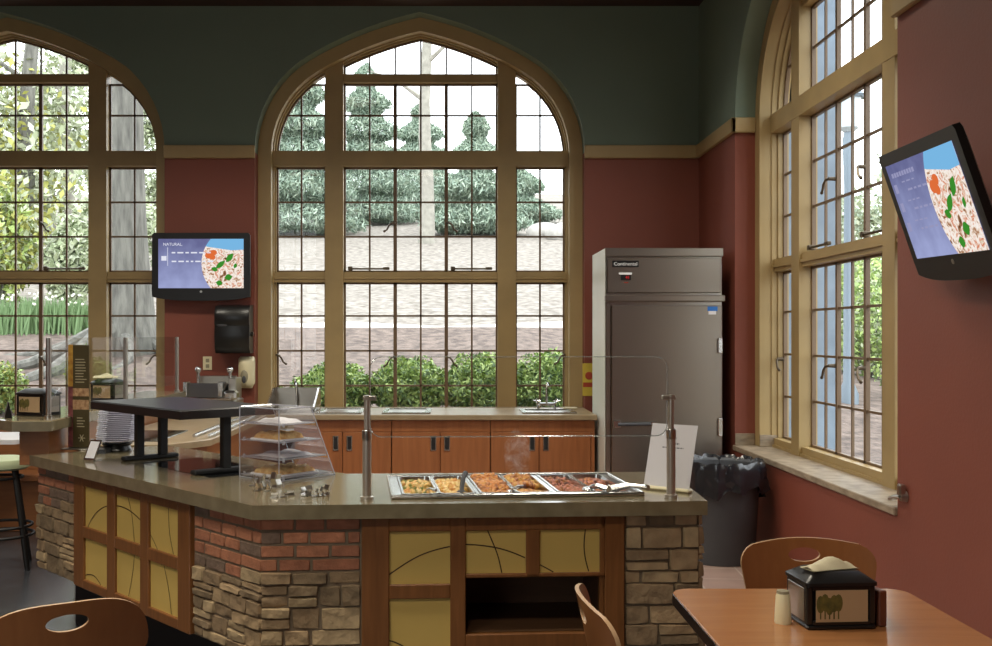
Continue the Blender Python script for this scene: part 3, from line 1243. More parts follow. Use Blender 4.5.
t = thing('lamp_post', 'grey lantern on a post outside the right window', 'lamp post', (LX, LY, z0))
MB().lathe([(.12, -.1), (.12, .1), (.06, .25), (.05, 2.6), (.07, 3.15), (.05, 3.25)], (LX, LY, z0), 16).build('post', 'lantern_grey', t)
zl = z0 + 3.25
MB().lathe([(.06, 0), (.13, .05), (.17, .4), (.15, .41)], (LX, LY, zl), 6).build('lantern', 'lantern_glass', t)
MB().lathe([(.2, .4), (.22, .43), (.08, .56), (.03, .64), (.005, .68)], (LX, LY, zl), 6).build('cap', 'lantern_grey', t)
# ------------------------------------------------------------------ the serving counter (island with a slanted wing)
TOPZ, SLAB = .91, .055
C0 = Vector((-.743, 3.904, 0))
UF = Vector((.9981, .0609, 0))
NF = Vector((-.0609, .9981, 0))
CL = Vector((-2.243, 5.547, 0))
UD = Vector((.6743, -.7385, 0))
ND = Vector((.7385, .6743, 0))
LD = 2.2247
MF = frame_matrix(C0, UF, NF)
MD = frame_matrix(CL, UD, ND)


def diag_px(x, y):
    """local x and height of the slanted face under pixel x, y"""
    q = (CX - x) / F
    o = CL + ND * .04
    t = (-o.y * q - o.x) / (UD.x + UD.y * q)
    Y = o.y + UD.y * t
    return t, H - (y - CY) * Y / F


def front_px(x, y):
    q = (x - CX) / F
    o = C0 + NF * .04
    t = (o.y * q - o.x) / (UF.x - UF.y * q)
    Y = o.y + UF.y * t
    return t, H - (y - CY) * Y / F


counter = thing('serving_counter', 'stone topped serving counter with brick, ledgestone and yellow panels', 'counter', (C0.x, C0.y, 0))
slab = [(C0.x, C0.y), (.993, 4.01), (1.03, 4.87), (-.48, 4.80), (-1.653, 6.047), (CL.x, CL.y)]
core = MB()
ZB = .30
core.prism([(.03, .06), (.80, .06), (.80, .75), (-.1, .75)], ZB, TOPZ - SLAB, MF)
core.prism([(1.355, .06), (1.72, .06), (1.72, .75), (1.355, .75)], ZB, TOPZ - SLAB, MF)
core.prism([(.80, .5), (1.355, .5), (1.355, .75), (.80, .75)], ZB, TOPZ - SLAB, MF)
core.prism([(.80, .08), (1.355, .08), (1.355, .5), (.80, .5)], .63, TOPZ - SLAB, MF)
core.prism([(.80, .08), (1.355, .08), (1.355, .5), (.80, .5)], ZB, .40, MF)
core.prism([(-.022, .06), (LD - .03, .06), (LD + .1, .7), (.06, .72)], ZB, TOPZ - SLAB, MD)
core.build('core', 'mortar', counter)
k = MB()
k.prism([(.25, .22), (1.6, .22), (1.6, .7), (.1, .7)], 0, ZB, MF)
k.prism([(.12, .2), (LD - .05, .2), (LD, .66), (.12, .66)], 0, ZB, MD)
k.build('plinth', 'black_matte', counter)
cb = MB(MF)
cb.add([(.812, .06, .403), (1.345, .06, .403), (1.345, .49, .403), (.812, .49, .403), (.812, .06, .62), (1.345, .06, .62), (1.345, .49, .62), (.812, .49, .62)],
       [(0, 1, 2, 3), (7, 6, 5, 4), (0, 3, 7, 4), (1, 5, 6, 2), (3, 2, 6, 7)])
cb.build('cubby', 'wood_dark', counter)
# wood frames round the yellow panels
fr = MB(MF)
for x0, x1, z0, z1 in ((.409, .514, ZB, .855), (.748, .807, ZB, .855), (1.04, 1.093, .617, .798), (1.347, 1.424, ZB, .855), (1.328, 1.347, .617, .855), (.514, .748, .798, .855), (.807, 1.347, .798, .855),
                       (.514, .748, .54, .595), (.807, 1.347, .617, .632), (.514, .748, ZB, .345), (.807, 1.347, ZB, .40)):
    fr.box(x0, x1, .036, .085, z0, z1, .003)
fr.box(1.329, 1.346, .05, .085, ZB, .617, .002)
fr.build('panel_frame', 'wood_frame', counter)
fd = MB(MD)
dcols = [(diag_px(83.7, 0)[0], diag_px(107.4, 0)[0]), (diag_px(115, 0)[0], diag_px(140.6, 0)[0]), (diag_px(148.6, 0)[0], diag_px(178.2, 0)[0])]
dl, dr = diag_px(74.2, 0)[0], diag_px(190.3, 0)[0]
DZ = ((.345, .552), (.607, .806))
xs_ = [dl] + [v for c in dcols for v in c] + [dr]
for i in range(0, 8, 2):
    fd.box(xs_[i], xs_[i + 1], .036, .085, ZB, .855, .003)
for a, b in dcols:
    fd.box(a, b, .036, .085, .806, .855, .003)
    fd.box(a, b, .036, .085, .552, .607, .003)
    fd.box(a, b, .036, .085, ZB, .345, .003)
fd.build('panel_frame', 'wood_frame', counter)


def inlay(mb, pts, x0, x1, z0, z1, y):
    """thin dark line let into a panel, cut off at the panel's edges"""
    for (xa, za), (xb, zb_) in zip(pts, pts[1:]):
        for s in range(4):
            p = (xa + (xb - xa) * s / 4, za + (zb_ - za) * s / 4)
            q = (xa + (xb - xa) * (s + 1) / 4, za + (zb_ - za) * (s + 1) / 4)
            if not all(x0 < v[0] < x1 and z0 < v[1] < z1 for v in (p, q)):
                continue
            d = Vector((q[0] - p[0], q[1] - p[1]))
            n = Vector((-d.y, d.x)).normalized() * .0024
            d = d * .06
            mb.add([(p[0] - d.x + n.x, y, p[1] - d.y + n.y), (p[0] - d.x - n.x, y, p[1] - d.y - n.y), (q[0] + d.x - n.x, y, q[1] + d.y - n.y), (q[0] + d.x + n.x, y, q[1] + d.y + n.y)], [(0, 1, 2, 3)])


def smooth_curve(pts, n=8):
    out = []
    P = [pts[0]] + list(pts) + [pts[-1]]
    for i in range(1, len(P) - 2):
        for s in range(n):
            t = s / n
            r = []
            for k_ in (0, 1):
                a, b, c, d = (P[i + j][k_] for j in (-1, 0, 1, 2))
                r.append(.5 * (2 * b + (c - a) * t + (2 * a - 5 * b + 4 * c - d) * t * t + (3 * b - a - 3 * c + d) * t ** 3))
            out.append(tuple(r))
    return out + [tuple(pts[-1])]


FL = [smooth_curve([front_px(*p) for p in c]) for c in (
    [(370, 592), (389.5, 575), (420, 556), (450, 547), (470, 545), (500, 549), (527, 559), (556, 574), (572, 588)],
    [(486, 527), (490, 536), (498, 556), (503, 578)], [(586, 528), (584.5, 545), (586, 560), (591, 578)],
    [(380, 640), (395, 643), (410, 652), (420, 668)])]
for x0, x1, z0, z1 in ((.514, .748, .595, .798), (.807, 1.04, .632, .798), (1.093, 1.328, .632, .798), (.514, .748, .345, .54)):
    mb = MB(MF)
    mb.box(x0 - .002, x1 + .002, .05, .082, z0 - .002, z1 + .002)
    mb.m = 1
    for l in FL: inlay(mb, l, x0, x1, z0, z1, .0492)
    mb.build('yellow_panel', ['yellow_panel', 'dark_line'], counter)
DLN = [smooth_curve([diag_px(*p) for p in c]) for c in (
    [(80, 548), (85.4, 529), (92, 516), (100, 508.5), (108, 506), (118, 506.5), (128, 511), (139, 521), (148, 534), (156, 551), (160, 566)],
    [(124, 490), (126, 497), (130, 516), (132.5, 544), (132.4, 556), (130.5, 575), (126, 600), (124, 612)],
    [(166, 498), (166.4, 507), (167.5, 532), (172, 557), (174, 566)], [(161, 560), (162.5, 568), (167, 592), (169.7, 619), (170, 632)],
    [(80, 577), (86, 575), (92, 576), (97, 582), (99.6, 588), (101, 596)])]
for a, b in dcols:
    for z0, z1 in DZ:
        mb = MB(MD)
        mb.box(a - .002, b + .002, .05, .082, z0 - .002, z1 + .002)
        mb.m = 1
        for l in DLN: inlay(mb, l, a, b, z0, z1, .0492)
        mb.build('yellow_panel', ['yellow_panel', 'dark_line'], counter)


def block(mb, x0, x1, z0, z1, depth, rough_):
    """one rough-faced stone or brick, rounded at its edges, standing out of the mortar"""
    nx = max(3, int((x1 - x0) / .022))
    nz = max(3, int((z1 - z0) / .018))
    ew, eh = .004 / (x1 - x0), .004 / (z1 - z0)
    US = [0, ew * .35, ew] + [i / nx for i in range(1, nx)] + [1 - ew, 1 - ew * .35, 1]
    VS = [0, eh * .35, eh] + [i / nz for i in range(1, nz)] + [1 - eh, 1 - eh * .35, 1]
    ph = random.random() * 9
    jc = [[random.uniform(-1, 1) * rough_ * .8 for _ in range(2)] for _ in range(4)]
    tilt_x, tilt_z = random.uniform(-1, 1) * rough_ * .5, random.uniform(-1, 1) * rough_ * .5

    def fn(u, v):
        ex = min(u, 1 - u) * (x1 - x0)
        ez = min(v, 1 - v) * (z1 - z0)
        e = min(1, ex / .004) * min(1, ez / .004)
        e = math.sqrt(max(0, e))
        jag = .003 * math.sin(ph + u * 7 + v * 5) * rough_ / .012
        x = x0 + u * (x1 - x0) + (jag if 0 < v < 1 and u in (0, 1) else 0)
        z = z0 + v * (z1 - z0) + (jag if v in (0, 1) else 0)
        n = rough_ * (.5 * math.sin(ph + u * (x1 - x0) * 60) * math.cos(ph * 2 + v * (z1 - z0) * 70) + random.uniform(-.35, .35)) + tilt_x * (u - .5) * 2 + tilt_z * (v - .5) * 2
        wq = ((1 - u) * (1 - v), u * (1 - v), (1 - u) * v, u * v)
        x += sum(q * c[0] for q, c in zip(wq, jc)) + (.5 - u) * .5 * rough_ * (abs(v - .5) * 2) ** 6
        z += sum(q * c[1] for q, c in zip(wq, jc)) + (.5 - v) * .9 * rough_ * (abs(u - .5) * 2) ** 8
        return (x, .068 - e * (depth + n), z)
    w_ = len(US)
    mb.add([fn(u, v) for v in VS for u in US], [(j * w_ + i, j * w_ + i + 1, (j + 1) * w_ + i + 1, (j + 1) * w_ + i) for j in range(len(VS) - 1) for i in range(w_ - 1)])


def cladding(mb, x0, x1, z0, z1, bricks, end_brick=None):
    """courses of bricks on top (materials 4 to 6) and ledgestone below (materials 0 to 3)"""
    z = z1
    course = 0
    while z > z0 + .02:
        is_brick = course < bricks
        h = .052 if is_brick else random.choice((.05, .062, .075, .085))
        zb_ = max(z0, z - h)
        if zb_ - z0 < .03: zb_ = z0
        x = x0
        first = True
        while x < x1 - .01:
            L = random.uniform(.10, .16) if is_brick else random.uniform(.08, .2)
            if first and course % 2: L *= .6
            first = False
            xe = x + L
            if x1 - xe < .05: xe = x1
            here = is_brick and not (course >= bricks - 1 and random.random() < .3)
            if here:
                mb.m = random.choice((4, 4, 5, 5, 6)) if 0 < course < bricks - 1 else random.choice((4, 6, 6, 5))
                block(mb, x + .0035, xe - .0035, zb_ + .0035, z - .0035, .014, .002)
            elif not is_brick and h > .06 and random.random() < .3 and xe - x > .1:
                zm = zb_ + (z - zb_) * random.uniform(.4, .6)
                for a, b in ((zb_, zm), (zm, z)):
                    mb.m = random.choice((0, 1, 2, 3, 1))
                    block(mb, x + .003, xe - .003, a + .002, b - .002, .019 + random.uniform(-.006, .008), .0045)
            else:
                mb.m = random.choice((0, 1, 2, 3, 1))
                block(mb, x + .003, xe - .003, zb_ + .002, z - .002, .019 + random.uniform(-.006, .008), .0045)
            x = xe
        z = zb_
        course += 1


STONES = ['stone_a', 'stone_b', 'stone_c', 'stone_d', 'brick_a', 'brick_b', 'brick_c']
random.seed(21)
mb = MB(MD)
cladding(mb, -.03, dl - .003, ZB - .0, .853, 4)
mb.build('stone_cladding', STONES, counter, smooth=50)
mb = MB(MD)
cladding(mb, dr + .003, LD - .023, ZB, .853, 5)
mb.M = MF
cladding(mb, .023, .406, ZB, .853, 4)
mb.build('stone_cladding', STONES, counter, smooth=50)
mb = MB(MF)
cladding(mb, 1.427, 1.722, ZB, .853, 0)
mb.M = MF @ frame_matrix((1.788, 0, 0), (0, 1, 0), (-1, 0, 0))
cladding(mb, .05, .75, ZB, .853, 0)
mb.build('stone_cladding', STONES, counter, smooth=50)
# black glass hob let into the slanted wing
mb = MB()
pa, pb = on(140, 463, TOPZ), on(211, 478, TOPZ)
e = (pb - pa).normalized()
n = Vector((-e.y, e.x, 0))
quad = [pb, pb + n * .36, pa + n * .36, pa]
mb.prism([(p.x, p.y) for p in quad], TOPZ + .0002, TOPZ + .0012)
tag(mb.build('glass_hob', 'black_glass'), 'black glass hob set flush in the counter under the black shelf', 'hob')

# ------------------------------------------------------------------ sneeze guards
sg = thing('sneeze_guard', 'clear glass guard between two steel posts above the hot food pans', 'sneeze guard', tuple(on(367, 499, TOPZ)))
pL, pR = on(367, 499.5, TOPZ), on(671, 497.5, TOPZ)
gdir = (pR - pL).normalized()
for p, s in ((pL, 1), (pR, -1)):
    o = MB().lathe([(.026, 0), (.026, .012), (.0175, .014), (.0175, .262), (.012, .264), (.012, .395), (.014, .397), (.014, .405), (.004, .406)], p, 20).build('post', 'post_steel', sg)
    MB().lathe([(.0185, .232), (.0195, .234), (.0195, .268), (.018, .27)], p, 20, closed=True).build('collar', 'steel', o)
    c = MB(frame_matrix(p, gdir * s, Vector((0, 0, 1)).cross(gdir * s)))
    c.box(-.016, .036, -.012, .012, .385, .403, .003)
    c.build('clamp', 'post_steel', o)
gl = MB(frame_matrix(pL + Vector((0, .0, 0)), gdir, Vector((0, 0, 1)), -gdir.cross(Vector((0, 0, 1))) * -1))
x0, x1 = .012, (pR - pL).length - .012
z0, z1 = 1.152 - TOPZ, 1.464 - TOPZ
outl = rounded(x0, x1, z0, z1, .045, 7)
gl.prism(outl, .012, .018)
g = gl.build('glass_sheet', 'guard_glass', sg, smooth=30)
rim = MB(frame_matrix(pL, gdir, Vector((0, 0, 1)), gdir.cross(Vector((0, 0, 1)))))
rim.tube([(a, b, -.015) for a, b in outl], .0016, 6, closed=True)
rim.build('polished_edge', 'glass_edge', g)

# ------------------------------------------------------------------ hot well with six pans of food
pF, pG = on(391, 499.8, TOPZ), on(645, 496.2, TOPZ)
wd = (pG - pF).normalized()
MW = frame_matrix(Vector((pF.x, pF.y, TOPZ)), wd, Vector((0, 0, 1)).cross(wd))
WW, WDp = (pG - pF).length, .60
# the stone slab, with the opening that the well hangs in
hole = [MW @ Vector(p) for p in ((.01, .01, 0), (WW - .01, .01, 0), (WW - .01, WDp - .01, 0), (.01, WDp - .01, 0))]
uu = [(h - C0).dot(UF) for h in hole]
Bk0, Bk1 = Vector((-.48, 4.80, 0)), Vector((1.03, 4.87, 0))
f1, f2 = C0 + UF * uu[0], C0 + UF * uu[1]
b1, b2 = Bk0.lerp(Bk1, (hole[3].x - Bk0.x) / (Bk1.x - Bk0.x)), Bk0.lerp(Bk1, (hole[2].x - Bk0.x) / (Bk1.x - Bk0.x))
sl_ = MB()
for q in ([slab[0], f1, hole[0], hole[3], b1, slab[3], slab[4], slab[5]], [f1, f2, hole[1], hole[0]], [f2, slab[1], slab[2], b2, hole[2], hole[1]], [hole[3], hole[2], b2, b1]):
    sl_.prism([(p[0], p[1]) for p in q], TOPZ - SLAB, TOPZ)
sl_.build('countertop', 'counter_stone', counter, smooth=0)
# openings in the frame: three wells
well = thing('hot_well', 'long stainless steel drop-in food well in the serving counter', 'food well', tuple(MW.to_translation()))
wm = MB(MW)
pitch = (WW - .075) / 3
wells = [(.045 + i * pitch, .045 + i * pitch + pitch - .018) for i in range(3)]
ya, yb = .045, WDp - .045
wm.box(0, WW, 0, ya, 0, .012, .004)
wm.box(0, WW, yb, WDp, 0, .012, .004)
xprev = 0
for a, b in wells:
    wm.box(xprev, a, ya, yb, 0, .0118, .003)
    xprev = b
wm.box(xprev, WW, ya, yb, 0, .0118, .003)
for s in (.008, WDp - .008):
    wm.tube([(.006, s, .011), (WW - .006, s, .011)], .006, 8)
for s in (.006, WW - .006):
    wm.tube([(s, .008, .011), (s, WDp - .008, .011)], .006, 8)
wm.build('rim', 'steel_bright', well)
FOODS = [(['food_gold', 'food_cream', 'food_amber', 'food_green'], 'golden cheesy potatoes'), (['food_gold', 'food_cream', 'food_amber', 'food_cream'], 'pale golden pasta bake'),
         (['food_orange', 'food_amber', 'food_brown', 'food_orange'], 'browned orange rice'), (['food_amber', 'food_orange', 'food_brown', 'food_gold'], 'orange rice with a scooped hollow'),
         (['food_red', 'food_pink', 'food_dark', 'food_brown'], 'dark red meat'), (['food_orange', 'food_red', 'food_dark', 'food_pink'], 'reddish chopped meat')]
FLEV = (-.012, -.014, .0, -.004, -.018, -.02)
NTH = ['first', 'second', 'third', 'fourth', 'fifth', 'sixth']
for i in range(6):
    a, b = wells[i // 2]
    hw = (b - a) / 2
    x0 = a + (i % 2) * hw + .001
    x1 = x0 + hw - .002
    c = MW @ Vector(((x0 + x1) / 2, WDp / 2, 0))
    pan = thing('food_pan', 'steel food pan holding %s, %s from the left' % (FOODS[i][1], NTH[i]), 'food pan', tuple(c), group='pans in the hot well')
    pm = MB(MW)
    t = .004
    zr, zb_ = .015, -.05
    o_, in_ = rounded(x0, x1, ya + .003, yb - .003, .022, 4), rounded(x0 + .008, x1 - .008, ya + .011, yb - .011, .02, 4)
    bt = rounded(x0 + .016, x1 - .016, ya + .022, yb - .022, .02, 4)
    nn = len(o_)
    vs = [(p[0], p[1], zr) for p in o_] + [(p[0], p[1], zr) for p in in_] + [(p[0], p[1], zb_) for p in bt]
    fs = [(j, (j + 1) % nn, nn + (j + 1) % nn, nn + j) for j in range(nn)] + [(nn + j, nn + (j + 1) % nn, 2 * nn + (j + 1) % nn, 2 * nn + j) for j in range(nn)] + [tuple(range(2 * nn, 3 * nn))]
    pm.add(vs, fs)
    pm.add([(p[0], p[1], zr - .004) for p in o_] + [(p[0], p[1], zr) for p in o_], [(j, (j + 1) % nn, nn + (j + 1) % nn, nn + j) for j in range(nn)])
    pm.build('pan_body', 'steel_bright', pan, smooth=40)
    fm = MB(MW)
    r_ = random.Random(40 + i)
    hy0, hy1 = ya + .022, yb - .022
    for j in range(620):
        x = r_.uniform(x0 + .016, x1 - .016)
        y = r_.uniform(hy0, hy1)
        q = ((x - (x0 + x1) / 2) / (x1 - x0) * 2) ** 2
        hump = .012 * (1 - q) + .008 * math.sin(y * 22 + i)
        if i == 3 and abs(y - .2) < .09: hump -= .03
        base = FLEV[i]
        z = base + hump + r_.uniform(-.006, .006)
        s = r_.uniform(.006, .0125)
        fm.m = r_.randrange(4)
        fm.ball((0, 0, 0), s, 6, 4, (1.3, .9, .75), M=Matrix.Translation((x, y, z)) @ Euler((r_.random() * 3, r_.random() * 3, r_.random() * 3)).to_matrix().to_4x4())
    fm.m = 0
    fm.grid(lambda u, v: (x0 + .02 + u * (x1 - x0 - .04), hy0 - .004 + v * (hy1 - hy0 + .008), FLEV[i] - (.03 if i == 3 and abs(hy0 + v * (hy1 - hy0) - .2) < .1 else .002)), 3, 14)
    tag(fm.build('hot_food', FOODS[i][0], smooth=60), '%s filling the %s pan from the left' % (FOODS[i][1], NTH[i]), 'food', 'hot food in the pans', 'stuff')


def spoon(label, tip, heel, mat_, r=.006, bowl=.028, name='serving_spoon', arch=.02):
    """a serving spoon whose bowl lies in the food at tip and whose handle ends at heel"""
    t = thing(name, label, 'spoon', tuple(tip), group='serving spoons in the food pans')
    tip, heel = Vector(tip), Vector(heel)
    m = (tip + heel) / 2 + Vector((0, 0, arch))
    MB().tube([tip, tip.lerp(m, .5) + Vector((0, 0, arch * .4)), m, heel], r, 8, radii=[r * .8, r, r, r * 1.2]).build('handle', mat_, t)
    MB().ball(tuple(tip), bowl, 14, 8, (.8, 1.15, .35)).build('bowl', mat_, t)
    return t


def wl(x, y, z): return tuple(MW @ Vector((x, y, z)))


spoon('small steel spoon in the first pan from the left, handle toward the front', wl(.14, .13, .006), wl(.175, -.005, .035), 'steel', .005, .024, arch=.012)
spoon('black handled spoon leaning out of the second pan from the left', wl(.285, .10, .010), wl(.325, .33, .055), 'black_matte', .010, .026)
spoon('steel ladle resting between the third and fourth pans', wl(.485, .10, .008), wl(.53, .03, .04), 'steel_bright', .007, .026, arch=.01)
spoon('steel ladle resting between the fifth and sixth pans', wl(.80, .10, .016), wl(.86, .0, .03), 'steel_bright', .011, .03, arch=.012)
tg = thing('serving_tongs', 'steel tongs lying across the right end of the hot well', 'tongs', wl(.98, .05, .012))
for s in (-1, 1):
    MB().tube([wl(.88, .07 + s * .018, .02), wl(.95, .05 + s * .016, .036), wl(1.02, .02 + s * .006, .032)], .009, 8, radii=[.013, .008, .007]).build('arm', 'steel_bright', tg)
MB().cyl(wl(1.02, .028, .032), wl(1.02, .012, .032), .012, n=10).build('hinge', 'steel', tg)

# steam rising from the fourth pan
sv = bpy.data.materials.new('steam')
sv.use_nodes = True
nt = sv.node_tree
nt.nodes.clear()
out = nt.nodes.new('ShaderNodeOutputMaterial')
pv = nt.nodes.new('ShaderNodeVolumePrincipled')
pv.inputs['Color'].default_value = (.95, .95, .95, 1)
pv.inputs['Anisotropy'].default_value = .2
tc = nt.nodes.new('ShaderNodeTexCoord')
nz = nt.nodes.new('ShaderNodeTexNoise')
nz.inputs['Scale'].default_value = 22
nz.inputs['Detail'].default_value = 2
nz.inputs['Distortion'].default_value = 1.5
nt.links.new(tc.outputs['Object'], nz.inputs['Vector'])
rm = nt.nodes.new('ShaderNodeMapRange')
rm.inputs[1].default_value = .47
rm.inputs[2].default_value = .7
rm.inputs[3].default_value = 0
rm.inputs[4].default_value = 7
nt.links.new(nz.outputs['Fac'], rm.inputs[0])
nt.links.new(rm.outputs[0], pv.inputs['Density'])
nt.links.new(pv.outputs[0], out.inputs['Volume'])
MATS['steam'] = sv
mb = MB()
b = MW @ Vector((.56, .42, 0))
mb.lathe([(.02, .02), (.05, .05), (.06, .11), (.055, .17), (.03, .22), (.01, .235)], (b.x, b.y, TOPZ), 14)
tag(mb.build('steam', 'steam', smooth=60), 'wisp of white steam rising from the fourth food pan', 'steam', kind='stuff')

# ------------------------------------------------------------------ sheet in its stand at the right end
mb_root = on(666, 489, TOPZ)
sp = thing('paper_sign', 'white printed sheet standing in a pale base beside the right post', 'sign', tuple(mb_root), rotz=math.radians(-8))
p0, p1 = on(642, 488.5, TOPZ), on(690, 493.5, TOPZ)
sx_ = (p1 - p0).normalized()
sb = Vector((0, 0, 1)).cross(sx_)
MS = frame_matrix(Vector((p0.x, p0.y, TOPZ)), sx_, sb)
Wd = (p1 - p0).length
MB(MS).box(0, Wd, -.012, .03, 0, .016, .006).build('base', 'cream_plastic', sp)
tl = math.radians(12)
up = Vector((.05, math.sin(tl), math.cos(tl))).normalized()
MP = MS @ frame_matrix((.006, .004, .014), (1, 0, 0), up)
MB(MP).box(0, Wd - .012, 0, .262, -.001, .001).build('sheet', 'paper', sp)
tx = MB(MP)
for (a, b, z, h_) in ((.46, .54, .2, .008), (.38, .62, .178, .008), (.28, .72, .162, .005)):
    xx = a
    while xx < b:
        l_ = random.uniform(.03, .06)
        tx.box(xx * Wd, min(b, xx + l_) * Wd, z, z + h_, .001, .0016)
        xx += l_ + .015
tx.build('print', 'grey_print', sp)

# ------------------------------------------------------------------ clear pastry case
pm_, pl_, pr_ = on(279, 482.5, TOPZ), on(238, 478, TOPZ), on(335, 474.6, TOPZ)
pu = (pr_ - pm_).normalized()             # along the long side, away to the right
pv_ = Vector((0, 0, 1)).cross(pu)         # across, away to the left
MC = frame_matrix(Vector((pm_.x, pm_.y, TOPZ)), pu, pv_)
CLn, CW, CH = (pr_ - pm_).length, .268, .318
case = thing('pastry_case', 'clear acrylic pastry case with slanted front and bread on its shelves', 'display case', tuple(MC.to_translation()))
TOPL = .185


def slant(z): return CLn - (CLn - TOPL) * z / CH


sh = MB(MC)
for y in (0, CW):
    sh.add([(0, y, 0), (CLn, y, 0), (TOPL, y, CH), (0, y, CH)], [(0, 1, 2, 3)])
sh.add([(0, 0, 0), (0, CW, 0), (0, CW, CH), (0, 0, CH)], [(0, 1, 2, 3)])
sh.add([(0, 0, CH), (TOPL, 0, CH), (TOPL, CW, CH), (0, CW, CH)], [(0, 1, 2, 3)])
sh.build('shell', 'acrylic', case, smooth=0)
ed = MB(MC)
r_ = .0028
for p, q in (((0, 0, 0), (0, 0, CH)), ((0, CW, 0), (0, CW, CH)), ((CLn, 0, 0), (TOPL, 0, CH)), ((CLn, CW, 0), (TOPL, CW, CH)), ((0, 0, CH), (TOPL, 0, CH)), ((0, CW, CH), (TOPL, CW, CH)),
             ((0, 0, CH), (0, CW, CH)), ((TOPL, 0, CH), (TOPL, CW, CH)), ((0, 0, .003), (CLn, 0, .003)), ((0, CW, .003), (CLn, CW, .003)), ((0, 0, .003), (0, CW, .003)), ((CLn, 0, .003), (CLn, CW, .003))):
    ed.cyl(p, q, r_, n=6)
ed.build('edges', 'acrylic_edge', case)
fr_ = MB(MC)
fr_.add([(CLn - .002, .004, .004), (CLn - .002, CW - .004, .004), (TOPL - .002, CW - .004, CH - .004), (TOPL - .002, .004, CH - .004)], [(0, 1, 2, 3)])
fr_.build('slanted_door', 'acrylic', case, smooth=0)
SHZ = (.012, .092, .168, .244)
for i, z in enumerate(SHZ):
    s = MB(MC)
    s.box(.003, slant(z) - .006, .003, CW - .003, z, z + .0045, .001)
    o = s.build('shelf', 'acrylic_edge', case)
    for y in (.0, CW):
        c = MB(MC)
        c.box(.02, .032, y - .004, y + .004, z - .008, z + .012, .002)
        c.build('shelf_clip', 'acrylic_edge', o)
for i, (z, what) in enumerate(((SHZ[0], 'flat golden bread on the bottom shelf of the pastry case'), (SHZ[2], 'flat golden bread on the second shelf from the top of the pastry case'))):
    zz = z + .0046
    x1_ = slant(z) - .05
    tr = MB(MC)
    tr.prism(rounded(.02, x1_, .03, CW - .03, .03, 4), zz, zz + .006, b=.003)
    tag(tr.build('paper_tray', 'paper'), 'white tray under the bread on the %s' % ('bottom shelf' if i == 0 else 'second shelf from the top'), 'tray', 'white trays in the pastry case')
    br_ = MB(MC)
    rr = random.Random(5 + i)

    def fn(u, v):
        e = max(0., 1 - max(abs(u - .5) * 2, abs(v - .5) * 2) ** 12)
        return (.035 + u * (x1_ - .05), .045 + v * (CW - .09), zz + .0065 + e * (.024 + .006 * math.sin(u * 19 + i) * math.cos(v * 11) + rr.uniform(-.002, .002)))
    br_.grid(fn, 22, 14)
    br_.add([(.035, .045, zz + .0064), (x1_ - .015, .045, zz + .0064), (x1_ - .015, CW - .045, zz + .0064), (.035, CW - .045, zz + .0064)], [(3, 2, 1, 0)])
    tag(br_.build('flatbread', 'bread', smooth=60), what, 'bread', 'breads in the pastry case')
for z, lab in ((SHZ[1], 'crumpled white paper on the second shelf from the bottom of the pastry case'), (SHZ[3], 'folded white paper on the top shelf of the pastry case')):
    pp = MB(MC)
    rr = random.Random(int(z * 1000))
    pp.grid(lambda u, v: (.05 + u * (slant(z) - .09), .04 + v * (CW - .08), z + .0055 + (.004 + .012 * abs(math.sin(u * 6 + v * 3)) if 0 < u < 1 and 0 < v < 1 else 0)), 14, 8)
    tag(pp.build('sheet_of_paper', 'paper', smooth=0), lab, 'paper', 'papers in the pastry case')


def clip_obj(label, p, ang, h=.04, group=None):
    """small sprung steel tag holder: a bent strip on a foot"""
    M = Matrix.Translation(Vector((p.x, p.y, TOPZ))) @ Matrix.Rotation(ang, 4, 'Z')
    mb = MB(M)
    pts = [(-.012, 0, .001), (.010, 0, .001), (.014, 0, .012), (.004, 0, h * .6), (.012, 0, h)]
    for (xa, _, za), (xb, _, zb_) in zip(pts, pts[1:]):
        d = Vector((xb - xa, 0, zb_ - za)).normalized()
        n = Vector((-d.z, 0, d.x)) * .0016
        mb.add([(xa + n.x, y, za + n.z) for y in (-.014, .014)] + [(xb + n.x, y, zb_ + n.z) for y in (.014, -.014)] + [(xa - n.x, y, za - n.z) for y in (-.014, .014)] + [(xb - n.x, y, zb_ - n.z) for y in (.014, -.014)],
               [(0, 1, 2, 3), (7, 6, 5, 4), (0, 3, 7, 4), (1, 5, 6, 2), (0, 4, 5, 1), (2, 6, 7, 3)])
    return tag(mb.build('tag_clip', 'steel', smooth=0), label, 'clip', group)


for i, (px, py, a, h_) in enumerate(((252, 486, .2, .05), (257, 491, .5, .055), (262, 489, -.3, .06), (267, 491, .1, .06), (272, 488, .9, .065), (277, 487, -.6, .055))):
    clip_obj('steel tag clip in the bunch below the front corner of the pastry case', on(px, py, TOPZ), a, h_, 'tag clips below the pastry case corner')
for i, (px, py, a) in enumerate(((274, 497.5, 1.4), (283, 497, .3), (291, 495.5, 1.9))):
    clip_obj('low steel tag clip lying between the two bunches of clips', on(px, py, TOPZ), a, .016, 'low tag clips between the bunches')
for i, (px, py, a, h_) in enumerate(((305, 496, 2.6, .034), (310, 496, 2.2, .04), (315, 496.5, .3, .03), (320, 496, .4, .036), (325, 495.5, .7, .042))):
    clip_obj('steel tag clip in the loose bunch right of the pastry case, toward the post', on(px, py, TOPZ), a, h_, 'tag clips toward the guard post')

